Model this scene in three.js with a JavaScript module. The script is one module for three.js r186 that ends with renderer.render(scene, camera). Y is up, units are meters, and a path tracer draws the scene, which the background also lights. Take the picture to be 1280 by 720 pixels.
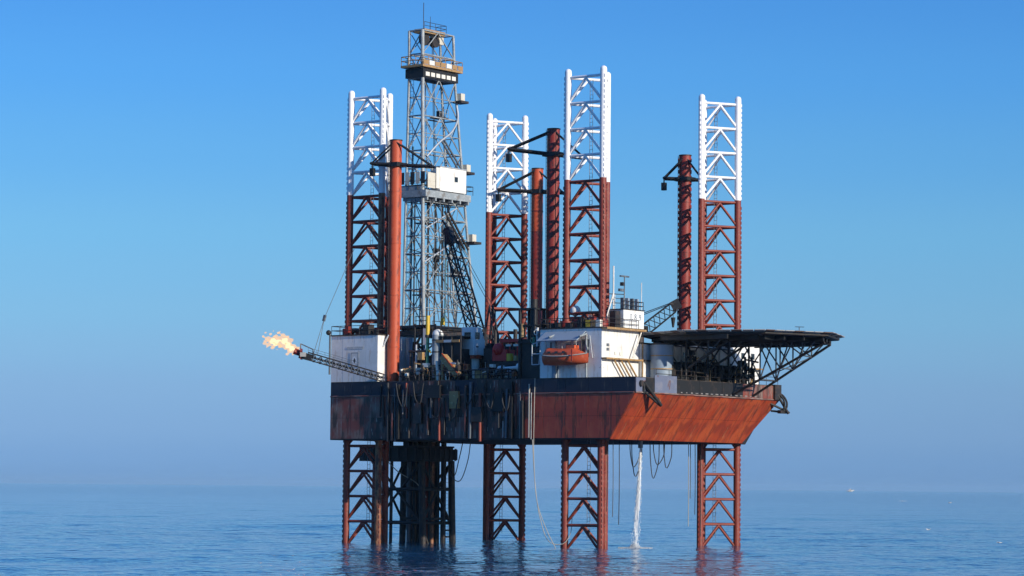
import * as THREE from 'three';
import { mergeGeometries } from 'three/addons/utils/BufferGeometryUtils.js';
import { MarchingCubes } from 'three/addons/objects/MarchingCubes.js';

// ---------------------------------------------------------------- camera, sky, sun, exposure
const scene = new THREE.Scene();
const camera = new THREE.PerspectiveCamera(11.572, 16 / 9, 1, 60000);
camera.position.set(203.641, 6.901, 277.107);
camera.up.set(0.03467, 0.99752, 0.06123);
camera.lookAt(203.641 - 599.73, 6.901 + 69.77, 277.107 - 797.15);

const renderer = new THREE.WebGLRenderer({ antialias: true });
renderer.setSize(1024, 576);
renderer.toneMapping = THREE.LinearToneMapping;
renderer.toneMappingExposure = 1.0;
renderer.shadowMap.enabled = true;

const s2l = (c) => { c /= 255; return c <= 0.04045 ? c / 12.92 : Math.pow((c + 0.055) / 1.055, 2.4); };
const lin = (r, g, b) => [s2l(r), s2l(g), s2l(b)];
const SUN = new THREE.Vector3(0.915, 0.37, 0.09).normalize();

{ // clear sky with a pale band of sea haze low down
  const W = 256, H = 2048, data = new Float32Array(W * H * 4);
  const stops = [[-90, lin(88, 128, 172)], [-0.3, lin(110, 152, 199)], [0.15, lin(114, 156, 203)], [0.5, lin(119, 161, 208)], [1.1, lin(127, 168, 212)], [1.9, lin(130, 173, 215)], [2.7, lin(130, 180, 220)], [3.4, lin(127, 184, 224)],
    [4.2, lin(122, 184, 227)], [5.0, lin(117, 184, 230)], [6.6, lin(102, 175, 234)], [8.2, lin(89, 166, 237)], [9.8, lin(80, 155, 232)], [20, lin(64, 136, 218)], [45, lin(44, 112, 198)], [90, lin(32, 88, 172)]];
  const at = (e) => { let i = 0; while (i < stops.length - 2 && e > stops[i + 1][0]) i++;
    const [a, ca] = stops[i], [b, cb] = stops[i + 1]; let t = Math.min(1, Math.max(0, (e - a) / (b - a))); t = t * t * (3 - 2 * t) * 0.4 + t * 0.6;
    return ca.map((v, k) => v + (cb[k] - v) * t); };
  for (let j = 0; j < H; j++) { const e = (j + 0.5) / H * 180 - 90, c = at(e);
    for (let i = 0; i < W; i++) { const o = (j * W + i) * 4, az = ((i + 0.5) / W - 0.5) * 2 * Math.PI, m = 1 - 0.15 * Math.sin(3 * (az + 2.216)) * Math.cos(e * Math.PI / 180); data[o] = c[0] * m; data[o + 1] = c[1] * m; data[o + 2] = c[2] * m; data[o + 3] = 1; } } // the haze is a little uneven round the compass
  const sky = new THREE.DataTexture(data, W, H, THREE.RGBAFormat, THREE.FloatType);
  sky.mapping = THREE.EquirectangularReflectionMapping; sky.magFilter = THREE.LinearFilter; sky.minFilter = THREE.LinearFilter; sky.needsUpdate = true;
  scene.background = sky; scene.environment = sky;
}
const sun = new THREE.DirectionalLight(new THREE.Color().setRGB(1.0, 0.93, 0.81), 4.9);
sun.position.copy(SUN).multiplyScalar(300); sun.target.position.set(0, 20, 0);
sun.castShadow = true; sun.shadow.mapSize.set(4096, 4096);
Object.assign(sun.shadow.camera, { left: -60, right: 60, top: 60, bottom: -60, near: 10, far: 600 });
scene.add(sun); scene.add(sun.target);

scene.fog = new THREE.FogExp2(new THREE.Color().setRGB(0.5, 0.78, 1), 0.00003); // sea haze

// ---------------------------------------------------------------- helpers
let seed = 12345;
const rnd = () => { seed = (seed + 0x6D2B79F5) | 0; let t = Math.imul(seed ^ (seed >>> 15), 1 | seed); t = (t + Math.imul(t ^ (t >>> 7), 61 | t)) ^ t; return ((t ^ (t >>> 14)) >>> 0) / 4294967296; };
const rr = (a, b) => a + (b - a) * rnd();
const V = (x, y, z) => new THREE.Vector3(x, y, z);
const names = {};
const numbered = (n) => { if (!(n in names)) { names[n] = 0; return n; } names[n]++; return n + '_' + String(names[n]).padStart(3, '0'); };

function noiseGrid(n, sx, sy) { // tileable value noise field of n*n texels, sx by sy cells
  const g = new Float32Array(sx * sy).map(() => rnd()), out = new Float32Array(n * n);
  for (let j = 0; j < n; j++) for (let i = 0; i < n; i++) {
    const x = i / n * sx, y = j / n * sy, x0 = Math.floor(x), y0 = Math.floor(y); let fx = x - x0, fy = y - y0; fx = fx * fx * (3 - 2 * fx); fy = fy * fy * (3 - 2 * fy);
    const q = (a, b) => g[(b % sy) * sx + (a % sx)];
    out[j * n + i] = (q(x0, y0) * (1 - fx) + q(x0 + 1, y0) * fx) * (1 - fy) + (q(x0, y0 + 1) * (1 - fx) + q(x0 + 1, y0 + 1) * fx) * fy;
  } return out;
}
function paintTex(metres, layers, base, n = 256) { // weathered paint: each layer = [colour, cells x, cells y, threshold, softness, strength]
  const px = new Float32Array(n * n * 3);
  for (let i = 0; i < n * n; i++) for (let k = 0; k < 3; k++) px[i * 3 + k] = base[k];
  for (const [col, sx, sy, th, soft, str] of layers) {
    const a = noiseGrid(n, sx, sy), b = noiseGrid(n, sx * 3, sy * 3), c = noiseGrid(n, Math.min(n, sx * 9), Math.min(n, sy * 9));
    for (let i = 0; i < n * n; i++) { const v = a[i] * 0.55 + b[i] * 0.3 + c[i] * 0.15; let t = Math.min(1, Math.max(0, (v - th) / soft)) * str; for (let k = 0; k < 3; k++) px[i * 3 + k] += (col[k] - px[i * 3 + k]) * t; }
  }
  const d = new Uint8Array(n * n * 4);
  for (let i = 0; i < n * n; i++) { for (let k = 0; k < 3; k++) { const l = px[i * 3 + k]; d[i * 4 + k] = Math.round(255 * Math.min(1, l <= 0.0031308 ? l * 12.92 : 1.055 * Math.pow(l, 1 / 2.4) - 0.055)); } d[i * 4 + 3] = 255; }
  const t = new THREE.DataTexture(d, n, n, THREE.RGBAFormat); t.colorSpace = THREE.SRGBColorSpace; t.wrapS = t.wrapT = THREE.RepeatWrapping; t.magFilter = THREE.LinearFilter; t.minFilter = THREE.LinearMipmapLinearFilter; t.generateMipmaps = true;
  t.repeat.set(1 / metres, 1 / metres); t.needsUpdate = true; return t;
}
const plain = (r, g, b, rough = 0.6, metal = 0, extra = {}) => new THREE.MeshStandardMaterial({ color: new THREE.Color().setRGB(r, g, b), roughness: rough, metalness: metal, side: THREE.DoubleSide, ...extra });
const painted = (metres, base, layers, rough = 0.55, n = 256) => new THREE.MeshStandardMaterial({ map: paintTex(metres, layers, base, n), roughness: rough, side: THREE.DoubleSide });

const RUST = [0.11, 0.035, 0.014], DIRT = [0.03, 0.026, 0.022], PALE = [0.33, 0.27, 0.22];
const M = {
  white: painted(5, [0.78, 0.77, 0.73], [[[0.62, 0.6, 0.54], 3, 3, 0.5, 0.25, 0.5], [[0.45, 0.3, 0.18], 14, 2, 0.7, 0.08, 0.35], [[0.3, 0.18, 0.1], 9, 9, 0.8, 0.04, 0.5]]),
  legWhite: painted(3, [0.86, 0.85, 0.83], [[[0.4, 0.26, 0.16], 9, 6, 0.76, 0.05, 0.7], [[0.7, 0.67, 0.62], 3, 3, 0.6, 0.2, 0.4]]),
  legRed: painted(3, [0.2, 0.03, 0.016], [[[0.28, 0.05, 0.024], 3, 3, 0.45, 0.3, 0.7], [[0.06, 0.022, 0.014], 6, 3, 0.6, 0.12, 0.8], [PALE, 9, 9, 0.78, 0.05, 0.5]]),
  legRust: painted(3, [0.24, 0.085, 0.035], [[[0.36, 0.18, 0.08], 4, 3, 0.5, 0.2, 0.8], [[0.05, 0.02, 0.012], 7, 4, 0.62, 0.1, 0.8]]),
  postOrange: painted(4, [0.48, 0.068, 0.018], [[[0.56, 0.13, 0.04], 3, 3, 0.5, 0.3, 0.6], [[0.16, 0.03, 0.014], 8, 3, 0.66, 0.1, 0.7]]),
  postRed: painted(4, [0.23, 0.022, 0.013], [[[0.3, 0.035, 0.02], 3, 3, 0.5, 0.3, 0.7], [[0.05, 0.012, 0.01], 8, 3, 0.62, 0.1, 0.7]]),
  hullRed: painted(6, [0.36, 0.05, 0.022], [[[0.45, 0.09, 0.035], 3, 2, 0.48, 0.25, 0.8], [RUST, 16, 2, 0.58, 0.14, 0.85], [[0.05, 0.02, 0.015], 22, 2, 0.68, 0.06, 0.8], [PALE, 24, 3, 0.77, 0.05, 0.4]], 0.5, 512),
  hullWorn: painted(6, [0.2, 0.05, 0.033], [[[0.2, 0.14, 0.11], 3, 2, 0.45, 0.2, 0.85], [[0.05, 0.028, 0.02], 12, 2, 0.55, 0.14, 0.9], [[0.3, 0.27, 0.24], 26, 2, 0.72, 0.06, 0.7]], 0.55, 512),
  hullOily: painted(6, [0.12, 0.035, 0.024], [[[0.15, 0.11, 0.09], 13, 3, 0.6, 0.1, 0.7], [[0.2, 0.045, 0.028], 5, 3, 0.58, 0.12, 0.8], [[0.012, 0.011, 0.011], 5, 2, 0.46, 0.1, 0.95], [[0.012, 0.011, 0.011], 14, 3, 0.6, 0.08, 0.9], [[0.4, 0.37, 0.33], 30, 4, 0.77, 0.04, 0.7]], 0.5, 512),
  bowRed: painted(7, [0.36, 0.05, 0.013], [[[0.46, 0.09, 0.022], 4, 2, 0.47, 0.2, 0.8], [[0.19, 0.03, 0.012], 9, 5, 0.5, 0.2, 0.7], [[0.12, 0.028, 0.013], 21, 4, 0.6, 0.12, 0.6], [[0.07, 0.022, 0.013], 30, 3, 0.7, 0.06, 0.7], [[0.42, 0.24, 0.13], 24, 3, 0.77, 0.05, 0.5]], 0.5, 512),
  navy: painted(5, [0.012, 0.013, 0.027], [[[0.026, 0.024, 0.028], 4, 3, 0.5, 0.2, 0.7], [[0.09, 0.07, 0.06], 22, 3, 0.7, 0.06, 0.6]]),
  slate: painted(4, [0.13, 0.15, 0.22], [[[0.2, 0.2, 0.24], 3, 3, 0.5, 0.2, 0.7], [RUST, 10, 3, 0.7, 0.06, 0.7]]),
  deck: painted(6, [0.05, 0.042, 0.036], [[[0.09, 0.05, 0.03], 5, 5, 0.5, 0.2, 0.7], [[0.015, 0.014, 0.013], 8, 8, 0.6, 0.1, 0.8]], 0.8),
  bottom: plain(0.03, 0.022, 0.02, 0.8),
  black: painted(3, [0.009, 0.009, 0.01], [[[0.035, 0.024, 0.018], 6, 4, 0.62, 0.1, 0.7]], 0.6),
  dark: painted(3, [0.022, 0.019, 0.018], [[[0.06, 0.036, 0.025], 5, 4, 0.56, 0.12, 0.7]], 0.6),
  steel: painted(3, [0.27, 0.3, 0.31], [[[0.4, 0.42, 0.42], 4, 6, 0.52, 0.15, 0.6], [[0.16, 0.13, 0.1], 7, 5, 0.64, 0.08, 0.7]], 0.5),
  steelDark: painted(3, [0.09, 0.105, 0.12], [[[0.2, 0.21, 0.22], 5, 6, 0.6, 0.12, 0.7]], 0.5),
  galv: plain(0.5, 0.52, 0.53, 0.45, 0.3),
  beige: painted(4, [0.62, 0.57, 0.46], [[[0.48, 0.43, 0.34], 4, 2, 0.5, 0.2, 0.6], [[0.26, 0.17, 0.1], 12, 2, 0.72, 0.07, 0.6]]),
  cream: plain(0.74, 0.7, 0.6, 0.6), ochre: painted(3, [0.36, 0.21, 0.08], [[[0.2, 0.1, 0.04], 5, 5, 0.55, 0.15, 0.8], [[0.5, 0.4, 0.2], 8, 8, 0.7, 0.08, 0.7]]),
  lifeboat: painted(3, [0.55, 0.09, 0.028], [[[0.42, 0.06, 0.024], 3, 3, 0.5, 0.2, 0.6], [[0.62, 0.2, 0.1], 7, 7, 0.7, 0.06, 0.5]], 0.4),
  red: plain(0.6, 0.02, 0.018, 0.45), yellow: plain(0.62, 0.4, 0.03, 0.5), green: plain(0.06, 0.22, 0.13, 0.6), teal: plain(0.05, 0.16, 0.2, 0.6), blueGrey: painted(3, [0.25, 0.31, 0.37], [[[0.16, 0.2, 0.24], 4, 3, 0.5, 0.2, 0.6]]),
  glass: plain(0.02, 0.025, 0.03, 0.1), padGrey: painted(4, [0.2, 0.2, 0.19], [[[0.12, 0.12, 0.12], 5, 5, 0.5, 0.2, 0.7]], 0.8),
  netPale: plain(0.38, 0.36, 0.33, 0.7), netBrown: plain(0.16, 0.1, 0.08, 0.7),
  rope: plain(0.4, 0.37, 0.31, 0.8), hose: plain(0.02, 0.02, 0.022, 0.6), ladderGrey: plain(0.22, 0.2, 0.19, 0.6),
};

const geoCache = {};
function boxGeo(w, h, d) {
  const key = 'b' + [w, h, d].map((v) => v.toFixed(3)); if (geoCache[key]) return geoCache[key];
  const g = new THREE.BoxGeometry(w, h, d), uv = g.attributes.uv, p = g.attributes.position, n = g.attributes.normal;
  for (let i = 0; i < uv.count; i++) { const ax = Math.abs(n.getX(i)), ay = Math.abs(n.getY(i)); if (ax > 0.5) uv.setXY(i, p.getZ(i), p.getY(i)); else if (ay > 0.5) uv.setXY(i, p.getX(i), p.getZ(i)); else uv.setXY(i, p.getX(i), p.getY(i)); }
  return (geoCache[key] = g);
}
function cylGeo(r, len, seg = 10, r2 = r) {
  const key = 'c' + [r, len, seg, r2].map((v) => v.toFixed(3)); if (geoCache[key]) return geoCache[key];
  const g = new THREE.CylinderGeometry(r2, r, len, seg, 1), uv = g.attributes.uv; for (let i = 0; i < uv.count; i++) uv.setXY(i, uv.getX(i) * 6.28 * r, uv.getY(i) * len);
  return (geoCache[key] = g);
}
function put(m, parent) { // m carries world coordinates; keep them under its parent
  m.castShadow = m.receiveShadow = true; m.updateMatrixWorld(true);
  if (parent) { parent.updateMatrixWorld(true); m.applyMatrix4(parent.matrixWorld.clone().invert()); parent.add(m); parent.updateMatrixWorld(true); } else scene.add(m);
  return m;
}
function mesh(name, geo, mat, parent, pos) { const m = new THREE.Mesh(geo, mat); m.name = parent ? name : numbered(name); if (pos) m.position.copy(pos); return put(m, parent); }
function box(name, [w, h, d], [x, y, z], mat, parent, rot) { const m = new THREE.Mesh(boxGeo(w, h, d), mat); m.name = parent ? name : numbered(name); m.position.set(x, y, z); if (rot) m.rotation.set(...rot); return put(m, parent); }
const UP = V(0, 1, 0);
function bar(name, p, q, r, mat, parent, seg = 8, r2) { const d = q.clone().sub(p), L = d.length(), m = new THREE.Mesh(cylGeo(r, Math.round(L * 1000) / 1000, seg, r2), mat); m.name = parent ? name : numbered(name); m.position.copy(p).add(q).multiplyScalar(0.5); m.quaternion.setFromUnitVectors(UP, d.normalize()); return put(m, parent); }
const barGeo = (p, q, r, seg = 6, r2) => { const d = q.clone().sub(p), L = d.length(), g = cylGeo(r, L, seg, r2).clone(); g.applyQuaternion(new THREE.Quaternion().setFromUnitVectors(UP, d.normalize())); g.translate((p.x + q.x) / 2, (p.y + q.y) / 2, (p.z + q.z) / 2); return g; };
const boxG = (w, h, d, x, y, z, ry = 0) => { const g = boxGeo(w, h, d).clone(); if (ry) g.rotateY(ry); g.translate(x, y, z); return g; };
function join(name, geos, mat, parent) { return mesh(name, mergeGeometries(geos.map((g) => (g.index ? g.toNonIndexed() : g))), mat, parent); }
function hoseMesh(name, pts, r, mat, parent, n = 40) { return mesh(name, new THREE.TubeGeometry(new THREE.CatmullRomCurve3(pts), n, r, 6), mat, parent); }
function tag(o, label, category, group, kind) { o.userData.label = label; if (category) o.userData.category = category; if (group) o.userData.group = group; if (kind) o.userData.kind = kind; return o; }
function thing(name, label, category, [x, y, z], group) { const o = new THREE.Group(); o.name = numbered(name); o.position.set(x, y, z); scene.add(o); o.updateMatrixWorld(true); return tag(o, label, category, group); }
function railGeo(pts, h, step = 1.6, r = 0.035) { const gs = []; for (let i = 0; i < pts.length - 1; i++) { const a = pts[i], b = pts[i + 1], L = a.distanceTo(b), n = Math.max(1, Math.round(L / step));
  for (let k = 0; k <= n; k++) { const p = a.clone().lerp(b, k / n); gs.push(barGeo(p, p.clone().add(V(0, h, 0)), r, 4)); }
  for (const f of [0.5, 1]) gs.push(barGeo(a.clone().add(V(0, h * f, 0)), b.clone().add(V(0, h * f, 0)), r, 4)); } return gs; }
function ladderGeo(a, b, w, dir) { const gs = [], d = dir.clone().multiplyScalar(w / 2), L = a.distanceTo(b); gs.push(barGeo(a.clone().add(d), b.clone().add(d), 0.035, 4), barGeo(a.clone().sub(d), b.clone().sub(d), 0.035, 4)); for (let k = 0.3; k < L; k += 0.45) { const p = a.clone().lerp(b, k / L); gs.push(barGeo(p.clone().add(d), p.clone().sub(d), 0.022, 4)); } return gs; }

// ---------------------------------------------------------------- the sea
{
  const waves = []; const main = 0.9;
  for (let i = 0; i < 60; i++) { const L = 2.4 * Math.pow(25, i / 59), a = main + (rnd() + rnd() + rnd() - 1.5) * 1.5, k = 2 * Math.PI / L; waves.push([Math.cos(a) * k, Math.sin(a) * k, 0.00135 * Math.pow(L, 0.88), rnd() * 6.28, L]); }
  const axis = []; const fine = 0.9, half = 126; let x = -half; for (; x <= half + 1e-6; x += fine) axis.push(x);
  let d = fine; x = half; const ext = []; while (x < 30000) { d *= x < 3000 ? 1.022 : 1.2; x += d; ext.push([x, d]); }
  const xs = [...ext.slice().reverse().map((e) => -e[0]), ...axis, ...ext.map((e) => e[0])]; const cell = [...ext.slice().reverse().map((e) => e[1]), ...axis.map(() => fine), ...ext.map((e) => e[1])];
  const n = xs.length, pos = new Float32Array(n * n * 3), uv = new Float32Array(n * n * 2);
  for (let j = 0; j < n; j++) for (let i = 0; i < n; i++) { let h = 0; const X = xs[i], Z = xs[j], c = Math.max(cell[i], cell[j]);
    if (c < 30) for (const [kx, kz, a, ph, L] of waves) { const f = Math.min(1, Math.max(0, L / c * 0.7 - 1.4)); if (f > 0) h += a * f * Math.sin(kx * X + kz * Z + ph); }
    const o = j * n + i; pos[o * 3] = X; pos[o * 3 + 1] = h; pos[o * 3 + 2] = Z; uv[o * 2] = X / 24; uv[o * 2 + 1] = Z / 24; }
  const idx = new Uint32Array((n - 1) * (n - 1) * 6); let q = 0;
  for (let j = 0; j < n - 1; j++) for (let i = 0; i < n - 1; i++) { const a = j * n + i, b = a + 1, c = a + n, e = c + 1; idx[q++] = a; idx[q++] = c; idx[q++] = b; idx[q++] = b; idx[q++] = c; idx[q++] = e; }
  const g = new THREE.BufferGeometry(); g.setAttribute('position', new THREE.BufferAttribute(pos, 3)); g.setAttribute('uv', new THREE.BufferAttribute(uv, 2)); g.setIndex(new THREE.BufferAttribute(idx, 1)); g.computeVertexNormals();
  const N = 512, bd = new Uint8Array(N * N * 4), a = noiseGrid(N, 11, 11), b = noiseGrid(N, 27, 27), c = noiseGrid(N, 61, 61);
  for (let i = 0; i < N * N; i++) { const v = Math.round(255 * (a[i] * 0.5 + b[i] * 0.32 + c[i] * 0.18)); bd[i * 4] = bd[i * 4 + 1] = bd[i * 4 + 2] = v; bd[i * 4 + 3] = 255; }
  const bt = new THREE.DataTexture(bd, N, N, THREE.RGBAFormat); bt.wrapS = bt.wrapT = THREE.RepeatWrapping; bt.magFilter = THREE.LinearFilter; bt.needsUpdate = true;
  const water = new THREE.MeshPhysicalMaterial({ color: new THREE.Color().setRGB(0.01, 0.06, 0.13), roughness: 0.05, ior: 1.333, bumpMap: bt, bumpScale: 0.26 });
  const sea = mesh('sea', g, water); tag(sea, 'calm rippled blue sea under the drilling rig', null, null, 'structure'); sea.castShadow = false;
}

// ---------------------------------------------------------------- hull
const DK = 19.15, Z0 = 17.2, XA = -19, KEEL = 12.3, STK = 17.5;
{
  const h = thing('barge_hull', 'rust red steel hull with navy upper band and raked bow carried on lattice legs', 'hull', [2, KEEL, 0]);
  // raked lower body: bottom and top outline (near stern, near bow, far bow, far shoulder, far stern)
  const top = [[XA, Z0], [25.3, Z0], [25.3, -13.3], [21.5, -Z0], [XA, -Z0]].map(([x, z]) => V(x, STK, z));
  const bot = [[XA, Z0], [21.9, Z0], [21.9, -10.2], [18, -Z0], [XA, -Z0]].map(([x, z]) => V(x, KEEL, z));
  const P = [], U = []; const tri = (a, b, c, ua, ub, uc) => { P.push(...a.toArray(), ...b.toArray(), ...c.toArray()); U.push(...ua, ...ub, ...uc); };
  const prism = (bo, to) => { for (let i = 0; i < 5; i++) { const j = (i + 1) % 5, L = to[i].distanceTo(to[j]), H = to[i].distanceTo(bo[i]); tri(bo[i], bo[j], to[j], [0, 0], [L, 0], [L, H]); tri(bo[i], to[j], to[i], [0, 0], [L, H], [0, H]); }
    for (let i = 1; i < 4; i++) { tri(bo[0], bo[i + 1], bo[i], [bo[0].x, bo[0].z], [bo[i + 1].x, bo[i + 1].z], [bo[i].x, bo[i].z]); tri(to[0], to[i], to[i + 1], [to[0].x, to[0].z], [to[i].x, to[i].z], [to[i + 1].x, to[i + 1].z]); } };
  const mk = (name, bo, to, mat) => { P.length = U.length = 0; prism(bo, to); const g = new THREE.BufferGeometry(); g.setAttribute('position', new THREE.Float32BufferAttribute(P.slice(), 3)); g.setAttribute('uv', new THREE.Float32BufferAttribute(U.slice(), 2)); g.computeVertexNormals(); return mesh(name, g, mat, h); };
  const inset = (pts, k, y) => { const c = pts.reduce((s, p) => s.add(p), V(0, 0, 0)).divideScalar(5); return pts.map((p) => { const q = p.clone().sub(c); const L = Math.hypot(q.x, q.z); q.multiplyScalar(1 - k / L); q.add(c); if (y !== undefined) q.y = y; return q; }); };
  mk('body', bot, top, M.bottom);
  mk('upper_body', inset(top, 0.03, STK), inset(top, 0.03, DK), M.navy);
  // the keel turns up a little along the near chine
  // near side shell plates
  const n = 14, w = (25.3 - XA) / n;
  for (let i = 0; i < n; i++) {
    const xa = XA + i * w + 0.012, xb = XA + (i + 1) * w - 0.012;
    for (const [y0, y1, k] of [[KEEL + 0.15, 14.9, 0], [14.93, STK - 0.02, 1]]) {
      const rake = (y) => 21.9 + (y - KEEL) / (STK - KEEL) * 3.4 - 0.02; const t = 0.03 + rnd() * 0.02;
      const yr = Math.max(y0, KEEL + (xa + 0.02 - 21.9) / 3.4 * (STK - KEEL)); if (yr >= y1 - 0.1) continue;
      const s = new THREE.Shape([[xa, yr], [Math.max(xa + 0.01, Math.min(xb, rake(yr))), yr], ...(xb < rake(y1) && xb > rake(yr) ? [[xb, KEEL + (xb + 0.02 - 21.9) / 3.4 * (STK - KEEL)]] : []), [Math.min(xb, rake(y1)), y1], [xa, y1]].map(([x, y]) => new THREE.Vector2(x, y)));
      const g = new THREE.ExtrudeGeometry(s, { depth: t, bevelEnabled: false });
      const mm = i < 2 ? (k ? M.hullWorn : M.hullWorn) : i < 9 ? (rnd() < 0.25 ? M.hullWorn : M.hullOily) : M.hullRed;
      mesh('shell_plate', g, mm, h, V(0, 0, Z0));
    }
    box('strake_plate', [w - 0.024, DK - STK - 0.04, 0.04], [(xa + xb) / 2, (DK + STK) / 2, Z0 - 0.005 + 0.008 * rnd()], i >= 3 && i < 9 && i % 3 ? M.hullOily : M.navy, h);
  }
  // raked bow plates
  const nb = 10, span = 30.3; const q = (u, v) => V(25.3 - (1 - v) * 3.4, KEEL + v * (STK - KEEL), (Z0 - 0.01) - u * (27.4 + v * (span - 27.4)));
  for (let i = 0; i < nb; i++) for (let k = 0; k < 2; k++) {
    const e = 0.0008, a = q(i / nb + e, k / 2 + 0.004), b = q((i + 1) / nb - e, k / 2 + 0.004), c = q((i + 1) / nb - e, (k + 1) / 2 - 0.004), d = q(i / nb + e, (k + 1) / 2 - 0.004);
    const nrm = b.clone().sub(a).cross(d.clone().sub(a)).normalize(); const o = nrm.clone().multiplyScalar(0.03 + rnd() * 0.025); const A = [a, b, c, d].map((p) => p.clone().add(o)), B = [a, b, c, d];
    const g = new THREE.BufferGeometry(), PP = [], UU = []; const quad = (p, r, s, t) => { for (const v of [p, r, s, p, s, t]) { PP.push(...v.toArray()); UU.push(-v.z, v.y * 1.2); } };
    quad(...A); for (let m = 0; m < 4; m++) quad(B[m], B[(m + 1) % 4], A[(m + 1) % 4], A[m]);
    g.setAttribute('position', new THREE.Float32BufferAttribute(PP, 3)); g.setAttribute('uv', new THREE.Float32BufferAttribute(UU, 2)); g.computeVertexNormals(); mesh('bow_plate', g, M.bowRed, h);
  }
  { const g = new THREE.Shape([[XA, -Z0], [21.5, -Z0], [25.25, -13.3], [25.25, Z0], [XA, Z0]].map(([x, z]) => new THREE.Vector2(x, -z))); const e = new THREE.ExtrudeGeometry(g, { depth: 0.08, bevelEnabled: false }); e.rotateX(-Math.PI / 2); mesh('deck_plating', e, M.deck, h, V(0, DK, 0)); }
  join('rubbing_strip', [barGeo(V(XA, STK, Z0 + 0.05), V(25.2, STK, Z0 + 0.05), 0.09, 8), barGeo(V(25.38, STK, Z0), V(25.38, STK, -13.3), 0.09, 8)], M.hullWorn, h);
  // upper bow plates: slate, worn red, middle ones black with helideck shade painted in
  const bz = [17.1, 15.2, 13.4, 8.9, 4.2, -0.5, -5, -9.4, -13.3];
  for (let i = 0; i < 8; i++) { const m = i === 0 || i === 2 ? M.slate : i >= 6 ? M.hullWorn : M.black; box('bulwark_plate', [0.06, i === 2 ? 2.05 : 1.6, bz[i] - bz[i + 1] - 0.05], [25.32, i === 2 ? 18.5 : 18.35, (bz[i] + bz[i + 1]) / 2], m, h); }
  // pipes, fenders and outlets hung on the near side
  const pm = [M.black, M.dark, M.hose, M.hullOily, M.steelDark, M.black, M.legRed, M.dark];
  for (let i = 0; i < 34; i++) { const x = -11.4 + i * 0.68 + rr(-0.3, 0.3), r = rr(0.05, 0.2), y0 = KEEL + rr(-0.5, 3), y1 = DK - rr(-0.1, 2.5); bar('side_pipe', V(x, y0, Z0 + 0.06 + r), V(x + rr(-0.12, 0.12), y1, Z0 + 0.06 + r), r, pm[i % 8], h, 8); }
  for (const [x, r, y0, y1, m] of [[-7.6, 0.07, 15.3, 18.2, M.ladderGrey], [-7.0, 0.05, 16.2, 18.4, M.rope], [-2.2, 0.06, 14.6, 17.4, M.ladderGrey], [9.6, 0.07, 12.4, 17.8, M.ladderGrey], [10.9, 0.1, 12.5, 18.6, M.rope], [11.2, 0.06, 12.3, 17.6, M.steel], [7.2, 0.04, 12.6, 14.4, M.galv]]) bar('drain_pipe', V(x, y0, Z0 + 0.28), V(x, y1, Z0 + 0.28), r, m, h, 6);
  box('outlet_box', [1.3, 2, 0.4], [0.1, 16.9, Z0 + 0.25], M.ochre, h); box('outlet_box', [1.5, 1.7, 0.4], [3.4, 15.2, Z0 + 0.25], M.dark, h); box('outlet_box', [1.2, 2.4, 0.4], [-5.3, 15.4, Z0 + 0.25], M.hullOily, h); box('outlet_box', [2.2, 1.5, 0.5], [-3, 17.9, Z0 + 0.3], M.black, h); box('outlet_box', [1.8, 2.2, 0.45], [6.4, 16.6, Z0 + 0.28], M.black, h);
  for (const x of [-8.3, 8.4]) box('side_frame', [0.3, 6.4, 0.4], [x, 15.6, Z0 + 0.24], M.black, h);
  for (let i = 0; i < 7; i++) { const x = -8.5 + i * 2.6, w = rr(1.2, 2.4), y = rr(16.4, 18.6); hoseMesh('slung_hose', [V(x, y + 0.5, Z0 + 0.5), V(x + w * 0.3, y - rr(0.8, 2), Z0 + 0.62), V(x + w * 0.7, y - rr(0.8, 2.4), Z0 + 0.62), V(x + w, y + 0.4, Z0 + 0.5)], rr(0.05, 0.09), i % 3 === 1 ? M.dark : M.hose, h, 20); }
  // faint white draught marks along the dark bow band
  { const gs = []; for (let i = 0; i < 16; i++) gs.push(boxG(0.02, 0.08 + rnd() * 0.08, 0.2 + rnd() * 0.5, 25.375, 17.74, 8 - i * 1.05)); join('paint_mark', gs, M.ladderGrey, h); }
}

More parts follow.
